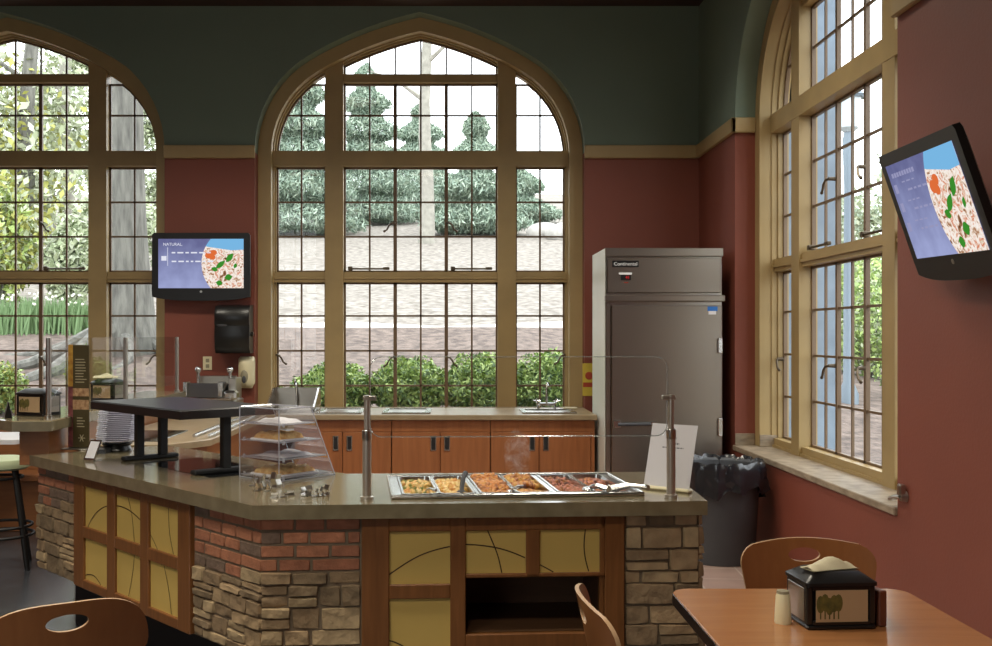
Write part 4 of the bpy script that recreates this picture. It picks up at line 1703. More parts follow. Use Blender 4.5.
# ------------------------------------------------------------------ black raised shelf on the slanted wing
A = Vector((-1.2, 4.62, 0))
ud, nd = Vector((-.6743, .7385, 0)), Vector((.7385, .6743, 0))
shelf = thing('raised_shelf', 'black topped raised shelf on black legs standing on the counter wing', 'shelf', tuple(A + ud * .45 + nd * .24 + Vector((0, 0, TOPZ))))
poly = [A, A + nd * .5, A + nd * .5 + ud * .95, A + ud * .95]
MB().prism([(p.x, p.y) for p in poly], 1.172, 1.215, b=.006).build('shelf_top', 'black_plastic', shelf)
MT = frame_matrix(A, nd, ud)
for u, legs in ((.07, (.27,)), (.79, (.19, .32))):
    for v in legs:
        MB(MT).box(v - .02, v + .02, u - .02, u + .02, TOPZ + .02, 1.172, .003).build('leg', 'black_matte', shelf)
    MB(MT).box(.1, .40, u - .025, u + .025, TOPZ + .0015, TOPZ + .022, .005).build('foot', 'black_matte', shelf)

# ------------------------------------------------------------------ things at the left end of the wing
pc = on(117, 451, TOPZ)
ps = thing('plate_stand', 'black plastic stand under the stack of white plates', 'stand', (pc.x, pc.y, TOPZ))
mb = MB()
mb.lathe([(.075, 0), (.08, .01), (.07, .03), (.085, .045), (.07, .046)], (pc.x, pc.y, TOPZ), 24)
mb.prism([(-.07, -.14), (-.02, -.14), (.0, -.06), (-.07, -.06)], 0, .03, Matrix.Translation((pc.x, pc.y, TOPZ)), b=.006)
mb.build('stand_body', 'black_plastic', ps)
prof = [(.001, .0), (.06, .0), (.066, .004), (.112, .014), (.115, .016), (.112, .0175), (.064, .0075), (.001, .006)]
plate0 = None
for i in range(17):
    M = Matrix.Translation((pc.x + .0025 * math.sin(i * 1.7) + .0012 * i, pc.y + .002 * math.cos(i * 2.1), TOPZ + .047 + i * .0105))
    if plate0 is None:
        mb = MB(M)
        mb.lathe(prof, (0, 0, 0), 36, closed=True)
        plate0 = tag(mb.build('plate', 'porcelain', smooth=50), 'white plate in the stack under the left end of the black shelf', 'plate', 'white plates in the stack')
    else:
        o = plate0.copy()
        o.location = M.to_translation()
        COL.objects.link(o)
# tall menu sign
pb_ = on(79, 448.5, TOPZ)
st = thing('menu_sign', 'tall narrow olive and plum menu sign standing on the counter wing', 'menu sign', (pb_.x, pb_.y, TOPZ))
MM = frame_matrix(Vector((pb_.x, pb_.y, TOPZ)), (.97, -.24, 0), (.24, .97, 0))
MB(MM).box(-.066, .1, -.08, .03, 0, .006, .003).build('base', 'steel', st)
MB(MM).box(-.066, .066, -.004, .004, .006, .585, .002).build('board', 'menu_olive', st)
pi = MB(MM)
pi.box(-.066, -.036, -.0052, -.0042, .35, .585)
pi.build('photo_strip', 'menu_gold', st)
pi = MB(MM).box(-.066, -.036, -.0052, -.0042, .01, .35)
pi.build('photo_strip', 'menu_plum', st)
pi = MB(MM).box(-.036, .066, -.0052, -.0042, .295, .34).box(-.036, .066, -.0052, -.0042, .22, .275)
pi.build('photo_strip', 'menu_photo', st)
tx = MB(MM)
rr = random.Random(3)
for r0 in range(9):
    z = .5 - r0 * .016
    tx.box(-.02, .03 + rr.random() * .025, -.0056, -.0043, z, z + .005)
for r0 in range(4):
    z = .17 - r0 * .016
    tx.box(-.01, .02 + rr.random() * .02, -.0056, -.0043, z, z + .005)
for a_ in range(6):
    c_, s_ = math.cos(a_ * PI / 3), math.sin(a_ * PI / 3)
    tx.tube([(.02, -.005, .06), (.02 + .022 * c_, -.005, .06 + .022 * s_)], .0022, 5)
tx.build('print', 'menu_text', st)
# little framed card
pcd = on(89, 461, TOPZ)
cf = thing('card_holder', 'small silver framed card standing on the counter wing', 'card holder', (pcd.x, pcd.y, TOPZ))
MK = frame_matrix(Vector((pcd.x, pcd.y, TOPZ)), (.9, -.436, 0), (.436, .9, 0))
tl_ = math.radians(20)
MK2 = MK @ frame_matrix((0, 0, .003), (1, 0, 0), (.12, math.sin(tl_), math.cos(tl_)))
mb = MB(MK2)
for q in ((-.036, -.03, 0, .11), (.03, .036, 0, .11), (-.036, .036, 0, .012), (-.036, .036, .1, .11)):
    mb.box(q[0], q[1], q[2], q[3], -.004, .004, .001)
mb.build('frame', 'steel_bright', cf)
MB(MK2).box(-.031, .031, .01, .102, -.002, .002).build('card', 'paper', cf)
MB(MK).box(-.03, .03, .0, .06, 0, .003).build('foot', 'steel_bright', cf)

# ------------------------------------------------------------------ half-height ledge with guard posts, wing counter to the back wall
led = thing('ledge_counter', 'half height wooden ledge with stone cap at the left end of the counter', 'ledge', (-2.36, 7.0, 0))
MB().prism([(-2.13, 5.56), (-2.16, 8.5), (-2.5, 8.5), (-2.47, 5.68), (-2.33, 5.53)], 1.035, 1.093, b=.006).build('cap', 'counter_stone', led)
MB().prism([(-2.175, 5.64), (-2.2, 8.46), (-2.36, 8.46), (-2.335, 5.64)], .845, 1.035).prism([(-2.18, 6.5), (-2.2, 8.46), (-2.36, 8.46), (-2.345, 6.5)], 0, .846).build('body', 'orange_wood', led)
wc = thing('side_counter', 'side counter with steel tray rails running from the wing to the back wall', 'counter', (-1.8, 7.4, 0))
MB().prism([(-1.66, 6.09), (-1.47, 6.4), (-1.47, 9.18), (-2.7, 9.18), (-2.7, 8.52), (-2.16, 8.52), (-2.16, 6.05)], .868, .909, b=.004).build('countertop', 'counter_tan', wc)
MB().prism([(-1.74, 6.3), (-1.52, 6.5), (-1.52, 9.18), (-2.66, 9.18), (-2.66, 8.56), (-2.15, 8.56), (-2.15, 6.3)], .0, .868).build('cabinet_body', 'orange_wood', wc)
for x in (-1.505, -1.60):
    MB().tube([(x, 6.5, .922), (x, 8.25, .922)], .011, 8).build('tray_rail', 'steel_bright', wc)
mb = MB().prism([(-2.05, 6.25), (-1.75, 6.25), (-1.75, 6.95), (-2.05, 6.95)], .909, .914, b=.002)
tag(mb.build('glass_hob', 'black_glass'), 'black glass hob set in the side counter behind the black shelf', 'hob')
lg = thing('sneeze_guard', 'clear glass guard on three slim posts along the left ledge', 'sneeze guard', (-2.2, 5.74, 1.093))
pp_ = []
for y in (5.74, 7.1, 8.44):
    p = Vector((-2.215, y, 1.093))
    pp_.append(p)
    o = MB().lathe([(.024, 0), (.024, .012), (.0145, .014), (.0145, .44), (.003, .442)], p, 16).build('post', 'steel', lg)
    MB().lathe([(.0165, .36), (.0165, .385)], p, 14).build('collar', 'steel', o)
for y0, y1 in ((5.78, 7.07), (7.13, 8.41)):
    MB().box(-2.218, -2.212, y0, y1, 1.15, 1.535, .001).build('glass_sheet', 'guard_glass', lg)


# ------------------------------------------------------------------ napkin dispensers
def napkin_dispenser(label, loc, rotz, group='black napkin dispensers'):
    t = thing('napkin_dispenser', label, 'napkin dispenser', loc, rotz, group)
    M = local(t)
    b = MB(M)
    b.box(-.096, .096, -.075, .075, 0, .012, .004)
    for sx in (-1, 1):
        b.box(sx * .096, sx * .078, -.07, .07, .012, .118, .003)
    b.box(-.08, .08, -.062, .062, .012, .118, .002)
    for zz in (.012, .106):
        b.box(-.08, .08, -.074, -.06, zz, zz + .012, .002)
    b.build('body', 'black_plastic', t)
    l = MB(M)
    o_, i_ = rounded(-.100, .100, -.08, .08, .012, 3), rounded(-.065, .065, -.045, .045, .01, 3)
    n = len(o_)
    l.add([(p[0], p[1], .119) for p in o_] + [(p[0], p[1], .128) for p in o_] + [(p[0], p[1], .152) for p in i_],
          [tuple(range(n))[::-1]] + [(j, (j + 1) % n, n + (j + 1) % n, n + j) for j in range(n)] + [(n + j, n + (j + 1) % n, 2 * n + (j + 1) % n, 2 * n + j) for j in range(n)] + [tuple(range(2 * n, 3 * n))])
    l.build('lid', 'black_plastic', t)
    for sx in (-1, 1):
        MB(M).box(sx * .0955, sx * .0985, -.055, .055, .02, .11, .001).build('side_plate', 'steel', t)
    c = MB(M)
    c.box(-.072, .072, -.0755, -.0725, .022, .108)
    c.m = 1
    for i in range(5):
        c.ball((-.06 + i * .0125, -.0755, .07 + .006 * math.sin(i * 2.2)), .015, 8, 6, (.8, .06, 1.6))
        c.box(-.062 + i * .0125, -.0585 + i * .0125, -.0764, -.0755, .03, .06)
    c.build('advert_card', ['card_sand', 'card_tree'], t)
    return t


def napkin(label, c, ang, s=.1, m='paper_warm'):
    M = Matrix.Translation(Vector(c)) @ Matrix.Rotation(ang, 4, 'Z')
    mb = MB(M)
    mb.grid(lambda u, v: (s * (u - .5) * 1.5, s * (v - .5) * .62, .002 + .024 * math.sin(PI * u) ** .6 * math.sin(PI * v) + .006 * math.sin(u * 11 + v * 4) * math.sin(PI * v)), 14, 8)
    mb.grid(lambda u, v: (s * (u - .5) * 1.5, s * (v - .5) * .62, .0), 12, 6)
    return tag(mb.build('paper_napkin', m, smooth=60), label, 'napkin')


d0 = napkin_dispenser('black napkin dispenser on the stone cap of the left ledge', (-2.345, 5.93, 1.093), math.radians(-20))
copy_thing(d0, (-2.38, 7.25, 1.093), math.radians(-20), 'black napkin dispenser with a white napkin on top, farther back on the ledge')
napkin('pale napkin on the farther napkin dispenser of the ledge', (-2.40, 7.25, 1.252), .3, .11)
tc_ = thing('table_tent', 'small black and orange folded card at the left edge of the ledge cap', 'card', (-2.44, 5.74, 1.093), .5)
M = local(tc_)
MB(M).add([(-.02, -.03, 0), (.02, -.03, 0), (.0, -.03, .09), (-.02, .03, 0), (.02, .03, 0), (0, .03, .09)], [(0, 1, 2), (5, 4, 3), (0, 2, 5, 3), (0, 3, 4, 1)]).build('black_side', 'black_plastic', tc_, smooth=0)
MB(M).add([(.021, -.03, 0), (.021, .03, 0), (.001, .03, .09), (.001, -.03, .09)], [(0, 1, 2, 3)]).build('orange_side', 'orange_card', tc_, smooth=0)

# ------------------------------------------------------------------ steel cooker, hand sink, back counter
ck = thing('griddle', 'stainless steel countertop griddle with tilted trough and two ball knobs', 'griddle', (-2.03, 8.82, .9095))
M = local(ck)
MB(M).box(-.25, .24, -.2, .2, .0, .10, .01).build('body', 'steel', ck)
MB(M).box(-.25, .22, -.235, -.20, .10, .122, .005).build('front_bar', 'steel_bright', ck)
tr = MB(M)
tr.add([(-.2, -.19, .125), (.13, -.19, .125), (.16, -.06, .235), (-.17, -.06, .235), (-.17, .1, .22), (.16, .1, .22), (-.17, .1, .12), (.16, .1, .12)],
       [(0, 1, 2, 3), (3, 2, 5, 4), (4, 5, 7, 6), (0, 3, 4, 6), (1, 7, 5, 2), (0, 6, 7, 1)])
tr.build('tilted_trough', 'steel', ck, smooth=0)
MB(M).box(-.19, -.16, -.18, -.04, .12, .25, .004).build('trough_cheek', 'steel_bright', ck)
MB(M).box(.10, .14, -.18, -.04, .12, .25, .004).build('trough_cheek', 'steel_bright', ck)
MB(M).box(-.14, .2, .1, .13, .1, .29, .004).build('back_plate', 'steel', ck)
for x in (-.11, .16):
    o = MB(M).cyl((x, .02, .2), (x, .02, .33), .014, n=12).build('knob_post', 'steel_bright', ck)
    MB(M).ball((x, .02, .345), .028, 14, 10).build('ball_knob', 'chrome', o)
MB(M).box(.17, .235, -.1, .14, .1, .28, .006).build('side_bracket', 'steel', ck)
MB(M).box(.15, .26, -.22, -.08, .1, .18, .02).build('drip_cup', 'steel_bright', ck)
hs = thing('hand_sink', 'stainless steel hand sink with raised splash sides on the back counter', 'sink', (-1.31, 8.72, .91))
M = local(hs)
b = MB(M)
b.box(-.2, .2, .2, .21, 0, .19, .003)
MB(M).box(-.2, .2, -.2, -.19, 0, .03, .003).build('front_lip', 'steel', hs)
b.build('back_splash', 'steel', hs)
for s in (-1, 1):
    MB(M).add([(s * .2, -.2, 0), (s * .2, .21, 0), (s * .2, .21, .19), (s * .2, .12, .19), (s * .2, -.2, .05), (s * .185, -.2, 0), (s * .185, .21, 0), (s * .185, .21, .19), (s * .185, .12, .19), (s * .185, -.2, .05)],
              [(0, 1, 2, 3, 4), (9, 8, 7, 6, 5), (0, 4, 9, 5), (4, 3, 8, 9), (3, 2, 7, 8), (2, 1, 6, 7)]).build('side_splash', 'steel_bright', hs, smooth=0)
MB(M).box(-.185, .185, -.19, .2, 0, .012, .002).build('basin', 'steel', hs)
MB(M).tube([(0, .16, .0), (0, .16, .2), (0, .14, .235), (0, .10, .24), (0, .07, .215)], .011, 10).build('faucet', 'chrome', hs)

bc = thing('back_countertop', 'long grey-tan stone worktop under the middle window', 'worktop', (-.15, 8.76, .868))
MB().box(-1.468, 1.178, 8.315, 9.195, .868, .91, .005).build('worktop_slab', 'counter_tan', bc)
MB().box(-1.46, 1.17, 9.175, 9.195, .91, .915, .001).build('back_edge', 'counter_tan', bc)
XC = [(294 - CX) * 8.36 / F, (391.5 - CX) * 8.36 / F, (490.4 - CX) * 8.36 / F, 1.165]
CNM = ['warm brown two-door base cabinet left of the others, partly behind the pastry case', 'warm brown two-door base cabinet in the middle under the worktop', 'warm brown two-door base cabinet beside the refrigerator']
for i in range(3):
    a, b_ = XC[i] + .002, XC[i + 1] - .002
    cb_ = thing('base_cabinet', CNM[i], 'cabinet', ((a + b_) / 2, 8.75, 0), group='base cabinets under the worktop')
    MB().box(a, b_, 8.38, 9.19, .1, .866).build('carcass', 'cabinet_wood', cb_)
    MB().box(a, b_, 8.43, 9.19, 0, .1).build('toe_kick', 'black_matte', cb_)
    MB().box(a, b_, 8.358, 8.38, .772, .864, .002).build('top_rail', 'cabinet_wood', cb_)
    m_ = {0: (342.5 - CX) * 8.36 / F, 1: (440.2 - CX) * 8.36 / F, 2: (539 - CX) * 8.36 / F}[i]
    for (d0_, d1_, s) in ((a, m_, 1), (m_, b_, -1)):
        if i == 2 and s == -1: d1_ = b_ - .03
        d = MB().box(d0_ + .003, d1_ - .003, 8.356, 8.38, .11, .768, .003).build('door', 'cabinet_wood', cb_)
        hx = (d1_ - .055) if s == 1 else (d0_ + .055)
        p = MB()
        for q in ((-.023, -.015, .62, .74), (.015, .023, .62, .74), (-.023, .023, .62, .63), (-.023, .023, .73, .74)):
            p.box(hx + q[0], hx + q[1], 8.348, 8.357, q[2], q[3], .002)
        p.m = 1
        p.box(hx - .016, hx + .016, 8.3535, 8.357, .628, .732)
        p.build('recessed_pull', ['steel_bright', 'black_matte'], d)
    if i == 2:
        MB().box(b_ - .028, b_, 8.356, 8.38, .1, .768, .002).build('end_panel', 'cabinet_wood', cb_)


def drop_in(label, x0, x1, y0=8.42, y1=8.95, nm='drop_in_well', rim='steel_bright', cat='food well'):
    t = thing(nm, label, cat, ((x0 + x1) / 2, (y0 + y1) / 2, .91))
    m = MB()
    w_ = .045
    for q in ((x0, x1, y0, y0 + w_), (x0, x1, y1 - w_, y1), (x0, x0 + w_, y0 + w_, y1 - w_), (x1 - w_, x1, y0 + w_, y1 - w_)):
        m.box(*q, .9105, .922, .003)
    m.build('rim', rim, t)
    MB().box(x0 + w_ - .002, x1 - w_ + .002, y0 + w_ - .002, y1 - w_ + .002, .9105, .913).build('basin', 'steel', t)
    return t


drop_in('left stainless drop-in well in the back worktop, behind the left guard post', at(318, 412, 8.6).x, at(363, 412, 8.6).x)
drop_in('stainless drop-in well in the middle of the back worktop', at(383, 412, 8.6).x, at(431, 412, 8.6).x)
sk = drop_in('small steel sink with a bridge faucet at the right end of the worktop', at(521, 412, 8.6).x, at(575, 412, 8.6).x, 8.45, 8.85, 'bar_sink', 'steel_bright', 'sink')
fx, fy = at(546.5, 405, 8.95).x, 8.95
ft = thing('bridge_faucet', 'steel bridge faucet with two cross handles behind the small sink', 'faucet', (fx, fy, .915))
MB().tube([(fx - .07, fy, .915), (fx - .07, fy, .945), (fx - .06, fy, .955), (fx + .06, fy, .955), (fx + .07, fy, .945), (fx + .07, fy, .915)], .013, 10).build('bridge', 'chrome', ft)
MB().tube([(fx, fy, .95), (fx, fy, 1.1), (fx + .005, fy - .02, 1.135), (fx + .01, fy - .06, 1.14), (fx + .015, fy - .09, 1.11)], .0105, 10).build('spout', 'chrome', ft)
for s in (-1, 1):
    c_ = Vector((fx + s * .085, fy - .01, .985))
    h = MB().cyl((fx + s * .07, fy, .95), c_, .011, n=10)
    for a_ in range(4):
        h.cyl(c_, c_ + Vector((math.cos(a_ * PI / 2) * .032, -.01, math.sin(a_ * PI / 2) * .018)), .006, n=8)
    h.build('cross_handle', 'chrome', ft)
mb = MB().box(.98, 1.1, 8.98, 9.1, .9102, .922, .004)
tag(mb.build('folded_cloth', 'paper_warm'), 'flat folded cloth on the worktop corner beside the refrigerator', 'cloth')
mb = MB().box(at(582.5, 0, WB).x, at(594, 0, WB).x + .12, WB - .006, WB - .001, 1.012, 1.30)
mb.m = 1
mb.box(at(583, 0, WB).x, at(594, 0, WB).x + .12, WB - .008, WB - .006, 1.09, 1.13)
mb.ball((at(589, 0, WB).x, WB - .007, 1.19), .035, 12, 8, (1, .05, 1))
tag(mb.build('wall_notice', ['sign_yellow', 'sign_red'], smooth=0), 'yellow and red notice on the wall beside the refrigerator', 'notice')

# ------------------------------------------------------------------ refrigerator
FX0, FX1, FY0, FY1, FZ1 = 1.198, 2.108, 8.0, 8.72, 2.222
rf = thing('refrigerator', 'tall single-door stainless steel reach-in refrigerator in the corner', 'refrigerator', ((FX0 + FX1) / 2, (FY0 + FY1) / 2, 0))
zof = lambda y: H - (y - CY) * FY0 / F
xof = lambda x: (x - CX) * FY0 / F
MB().box(FX0, FX1, FY0 + .06, FY1, .14, FZ1, .004).build('cabinet_body', 'steel', rf)
MB().box(FX0 - .004, FX0 + .001, FY0 + .03, FY1, .16, FZ1 - .004, .001).build('side_panel', 'window_sheen', rf)
MB().box(FX0, FX1, FY0 + .02, FY0 + .06, zof(256), FZ1, .003).build('top_cap', 'steel_brushed', rf)
o = MB().box(FX0 + .015, FX1 - .02, FY0 + .012, FY0 + .06, zof(292.5), zof(258), .004).build('upper_panel', 'steel_brushed', rf)
MB().box(xof(612.5), xof(639), FY0 + .006, FY0 + .013, zof(267), zof(260.5), .001).build('badge', 'badge_black', o)
tm = MB()
text_mesh(tm, 'Continental', .038, frame_matrix((xof(614), FY0 + .0055, zof(265.4)), (1, 0, 0), (0, 0, 1)))
tm.build('badge_lettering', 'badge_white', o, smooth=0)
MB().box(xof(619), xof(632), FY0 + .006, FY0 + .013, zof(274.5), zof(272.5)).build('display_label', 'badge_white', o)
MB().box(xof(621), xof(631), FY0 + .004, FY0 + .013, zof(280), zof(274.8), .001).build('display', 'badge_black', o)
tm = MB()
text_mesh(tm, '41', .034, frame_matrix((xof(625.5), FY0 + .0035, zof(278.8)), (1, 0, 0), (0, 0, 1)))
tm.build('display_digits', 'led_red', o, smooth=0)
tm = MB().box(xof(624.5), xof(628.5), FY0 + .010, FY0 + .0125, zof(283), zof(282))
tm.build('display_mark', 'sign_red', o)
MB().box(FX0 - .004, FX1 + .006, FY0 - .012, FY0 + .06, zof(301.5), zof(295), .006).build('ledge', 'steel_brushed', rf)
MB().box(FX0 + .004, xof(611), FY0 + .014, FY0 + .06, .29, zof(303), .003).build('door_frame', 'steel_brushed', rf)
dr = MB().box(xof(611.6), FX1 - .012, FY0, FY0 + .06, .30, zof(305.5), .006).build('door', 'steel_brushed', rf)
MB().box(FX0 + .005, FX1 - .005, FY0 + .02, FY0 + .06, .14, .28, .004).build('kick_grille', 'black_plastic', rf)
hb = MB().box(xof(613), xof(620), FY0 - .045, FY0, zof(427.5), zof(420), .004).box(xof(650), xof(656), FY0 - .045, FY0, zof(425.5), zof(421), .004).build('handle', 'steel_bright', dr)
MB().tube([(xof(617), FY0 - .045, zof(424)), (xof(650), FY0 - .045, zof(423.4))], .013, 10).build('handle_grip', 'bin_grey', dr)
for ya_, yb__ in ((338, 353), (418, 436)):
    MB().box(xof(717.5), xof(722), FY0 - .025, FY0, zof(yb__), zof(ya_), .004).build('hinge', 'steel_bright', dr)
MB().box(xof(707.5), xof(717.5), FY0 - .002, FY0, zof(311), zof(306.5)).build('blue_sticker', 'sticker_blue', dr)
MB().box(xof(708.5), xof(716), FY0 - .002, FY0, zof(314.5), zof(311)).build('white_sticker', 'badge_white', dr)
for x in (FX0 + .07, FX1 - .07):
    for y in (FY0 + .12, FY1 - .07):
        MB().cyl((x, y, 0), (x, y, .14), .025, .03, 12).build('leg', 'black_plastic', rf)

# ------------------------------------------------------------------ dustbin with its bag
TX, TY = 1.85, 7.16
tb = thing('trash_bin', 'round grey trash bin with a black liner in front of the refrigerator', 'trash bin', (TX, TY, 0))
MB().lathe([(.23, 0), (.238, .01), (.275, .62), (.29, .63), (.29, .67), (.28, .675), (.265, .66), (.225, .03), (.001, .03)], (TX, TY, 0), 40, closed=True).build('bin_body', 'bin_grey', tb)
bg_ = MB()
rr = random.Random(9)
NA, NH = 72, 12
hem = [.17 + .08 * (.5 + .5 * math.sin(2 * PI * i / NA * 2 + .6)) + .025 * math.sin(i * .9) + rr.uniform(-.012, .012) for i in range(NA)]


def bagp(i, j):
    a = 2 * PI * i / NA
    fold = .007 * math.sin(i * 1.15) + .005 * math.sin(i * 2.3 + j * .4) + rr.uniform(-.003, .003)
    t = j / NH
    if t < .35:                                  # inside, from deep up to the rim
        q = t / .35
        r, z = .235 + .045 * q + fold, .35 + .335 * q
    elif t < .45:
        q = (t - .35) / .1
        r, z = .28 + .022 * q + fold, .685 + .012 * math.sin(q * PI) + fold
    else:
        q = (t - .45) / .55
        r, z = .302 + fold * (1 + 1.5 * q) + .008 * q, .685 - q * hem[i % NA]
    return (TX + r * math.cos(a), TY + r * math.sin(a), z)


vs = [bagp(i, j) for j in range(NH + 1) for i in range(NA)]
fs = [(j * NA + i, j * NA + (i + 1) % NA, (j + 1) * NA + (i + 1) % NA, (j + 1) * NA + i) for j in range(NH) for i in range(NA)]
bg_.add(vs, fs)
bg_.build('bin_liner', 'bag_black', tb, smooth=60)
# ------------------------------------------------------------------ televisions
def circle_cut(cx, cz, r, x0, x1, z0, z1, top=False):
    circ = [(cx + r * math.cos(2 * PI * i / 64), cz + r * math.sin(2 * PI * i / 64)) for i in range(64)]
    return clip(circ, [(x0, z0), (x1, z0), (x1, z1), (x0, z1)])


def television(label, loc, rot, menu):
    t = thing('television', label, 'television', loc, rot=rot)
    M = local(t)
    W, zt, zb_ = .427, .268, -.325
    outline = []
    for i in range(13):                                    # bowed lower edge
        x = -W + 2 * W * i / 12
        outline.append((x, zb_ + .035 * (abs(x) / W) ** 3.2))
    outline += [(W + .003, zb_ + .09), (W, zt - .02), (W - .015, zt), (-W + .015, zt), (-W, zt - .02), (-W - .003, zb_ + .09)]
    sh = MB(M)
    n = len(outline)
    rings = ((0, .0, .006), (0, .006, 0), (.03, .0, 0), (.075, 0, .10), (.09, 0, .16))
    vs = []
    for y, _, d in rings:
        f_ = 1 - d / .43
        vs += [(x * f_, y, z * f_) for x, z in outline]
    fs = [tuple(range(n))]
    for k_ in range(len(rings) - 1):
        fs += [(k_ * n + j, (k_ + 1) * n + j, (k_ + 1) * n + (j + 1) % n, k_ * n + (j + 1) % n) for j in range(n)]
    fs.append(tuple(range((len(rings) - 1) * n, len(rings) * n))[::-1])
    sh.add(vs, fs)
    sh.build('housing', 'tv_shell', t, smooth=40)
    sx, sz, oz = .372, .215, .0
    scr = MB(M).add([(-sx, -.002, oz - sz), (sx, -.002, oz - sz), (sx, -.002, oz + sz), (-sx, -.002, oz + sz)], [(0, 1, 2, 3)]).build('screen', 'screen_panel', t, smooth=0)
    cc = circle_cut(.33, 0, .325, -sx, sx, -sz, sz)
    MB(M).add([(x, -.003, z) for x, z in cc], [tuple(range(len(cc)))]).build('salad_picture', 'screen_salad', scr, smooth=0)
    sky = clip(cc, [(-1, .30), (.06, .145), (.2, .11), (1, .16), (1, 1), (-1, 1)])
    MB(M).add([(x, -.0034, z) for x, z in sky], [tuple(range(len(sky)))]).build('sky_picture', 'screen_sky', scr, smooth=0)
    lf = MB(M)
    for cx_, cz_, a, L, w_ in ((.17, -.01, .7, .11, .022), (.25, .05, .9, .10, .024), (.12, -.05, -.4, .06, .02), (.24, -.12, .2, .07, .028), (.16, -.17, -.2, .06, .024), (.3, -.02, 1.2, .05, .015)):
        pts = [(cx_ + math.cos(a) * L * (u - .5) - math.sin(a) * s * w_ * math.sin(PI * u), cz_ + math.sin(a) * L * (u - .5) + math.cos(a) * s * w_ * math.sin(PI * u))
               for s, us in ((1, [i / 8 for i in range(9)]), (-1, [i / 8 for i in range(7, 0, -1)])) for u in us]
        pts = clip(pts[::-1], [(-sx, -sz), (sx, -sz), (sx, sz), (-sx, sz)])
        lf.add([(x, -.0038, z) for x, z in pts], [tuple(range(len(pts)))])
    lf.build('leaf_picture', 'screen_green', scr, smooth=0)
    og = MB(M)
    for cx_, cz_, r in ((.07, .07, .035), (.11, .095, .03), (.1, .055, .028)):
        og.add([(cx_ + r * math.cos(i * PI / 8), -.0036, cz_ + r * .8 * math.sin(i * PI / 8)) for i in range(16)], [tuple(range(16))])
    og.build('tomato_picture', 'screen_orange', scr, smooth=0)
    tx = MB(M)
    FM = lambda x, z: M.inverted() @ M @ frame_matrix((x, -.0035, z), (1, 0, 0), (0, 0, 1))
    if not menu:
        text_mesh(tx, 'NATURAL.', .036, FM(-.33, .155))
        rows = ((.12, 0), (.088, 1), (.045, 0), (.012, 1))
        for z, solid in rows:
            x = -.255
            while x < (.06 if solid else .0):
                l_ = random.uniform(.02, .055)
                if solid: tx.box(x, x + l_, -.0036, -.003, z, z + .012)
                x += l_ + .018
        tx.box(-.292, -.288, -.0036, -.003, -.02, .14)
        tx.box(-.345, -.3, -.0036, -.003, .025, .065)
    else:
        for i, z in enumerate((.085, .0, -.09)):
            tx.box(-.345, -.31, -.0036, -.003, z, z + .04)
            for q, (zz, lo, hi) in enumerate(((z + .04, -.24, -.1), (z + .0, -.2, .0))):
                x = lo
                while x < hi and (q or True):
                    l_ = random.uniform(.02, .05)
                    tx.box(x, x + l_, -.0036, -.003, zz, zz + (.009 if q else .006))
                    x += l_ + .02
        x = -.33
        while x < -.08:
            tx.box(x, x + .022, -.0036, -.003, .155, .175)
            x += .03
    tx.build('screen_text', 'screen_dim' if menu else 'screen_white', scr, smooth=0)
    lg = MB(M).cyl((0, -.003, -.245), (0, .004, -.245), .011, n=14)
    lg.build('maker_mark', 'steel', t)
    return t, M


c_ = at(201, 263.5, WB - .13)
tv, M = television('flat television hung on the red wall between the left and middle windows', tuple(c_), (0, 0, 0), False)
MB(M).box(-.12, .12, .085, .129, -.12, .12, .005).build('wall_mount', 'black_matte', tv)
R_ = (Matrix.Rotation(-1.666, 3, 'Z') @ Matrix.Rotation(.332, 3, 'X') @ Matrix.Rotation(.029, 3, 'Y')).to_euler()
tv2, M = television('tilted flat television on the right-hand red wall beside the big window', (1.968, 4.234, 2.081), tuple(R_), True)
b = MB()
b.tube([(2.03, 4.235, 2.06), (2.10, 4.25, 2.0), (2.19, 4.25, 1.98)], .03, 10)
b.box(WR - .02, WR - .001, 4.15, 4.35, 1.88, 2.08, .003)
b.build('wall_mount', 'black_matte', tv2)

# ------------------------------------------------------------------ on the red wall between the windows
k_ = WB / F
X = lambda x: (x - CX) * k_
Z = lambda y: H - (y - CY) * k_
td = thing('towel_dispenser', 'black paper towel dispenser on the red wall below the television', 'towel dispenser', (X(233.5), WB, Z(354)))
d = MB()
prof_ = [(0, 0), (-.16, 0), (-.2, .05), (-.21, .16), (-.2, .24), (-.215, .26), (-.21, .36), (-.17, .41), (0, .425)]
vs, n = [], len(prof_)
for x, s in ((X(216) * .985, .96), (X(219) * .985, 1), (X(248) * .985, 1), (X(250.5) * .985, .96)):
    vs += [(x, WB + y * s, Z(353) + z) for y, z in prof_]
fs = [tuple(range(n)), tuple(range(3 * n, 4 * n))[::-1]]
for a in range(3):
    fs += [(a * n + j, (a + 1) * n + j, (a + 1) * n + (j + 1) % n, a * n + (j + 1) % n) for j in range(n)]
d.add(vs, fs)
d.build('cover', 'black_plastic', td, smooth=40)
d = MB()
d.ball(((X(223.5)) * .985, WB - .20, Z(325)), .05, 14, 8, (1, .22, .35))
d.build('window', 'bin_grey', td)
MB().cyl((X(250.5) * .985, WB - .1, Z(334)), (X(252.5) * .985, WB - .1, Z(334)), .02, n=12).build('side_knob', 'black_plastic', td)
so = thing('soap_dispenser', 'cream plastic soap dispenser on the wall beside the window trim', 'soap dispenser', (X(245.5), WB, Z(388)))
d = MB()
w2 = (X(253.5) - X(237.5)) / 2
cx_ = (X(253.5) + X(237.5)) / 2 * .992
hh = Z(356.5) - Z(388)


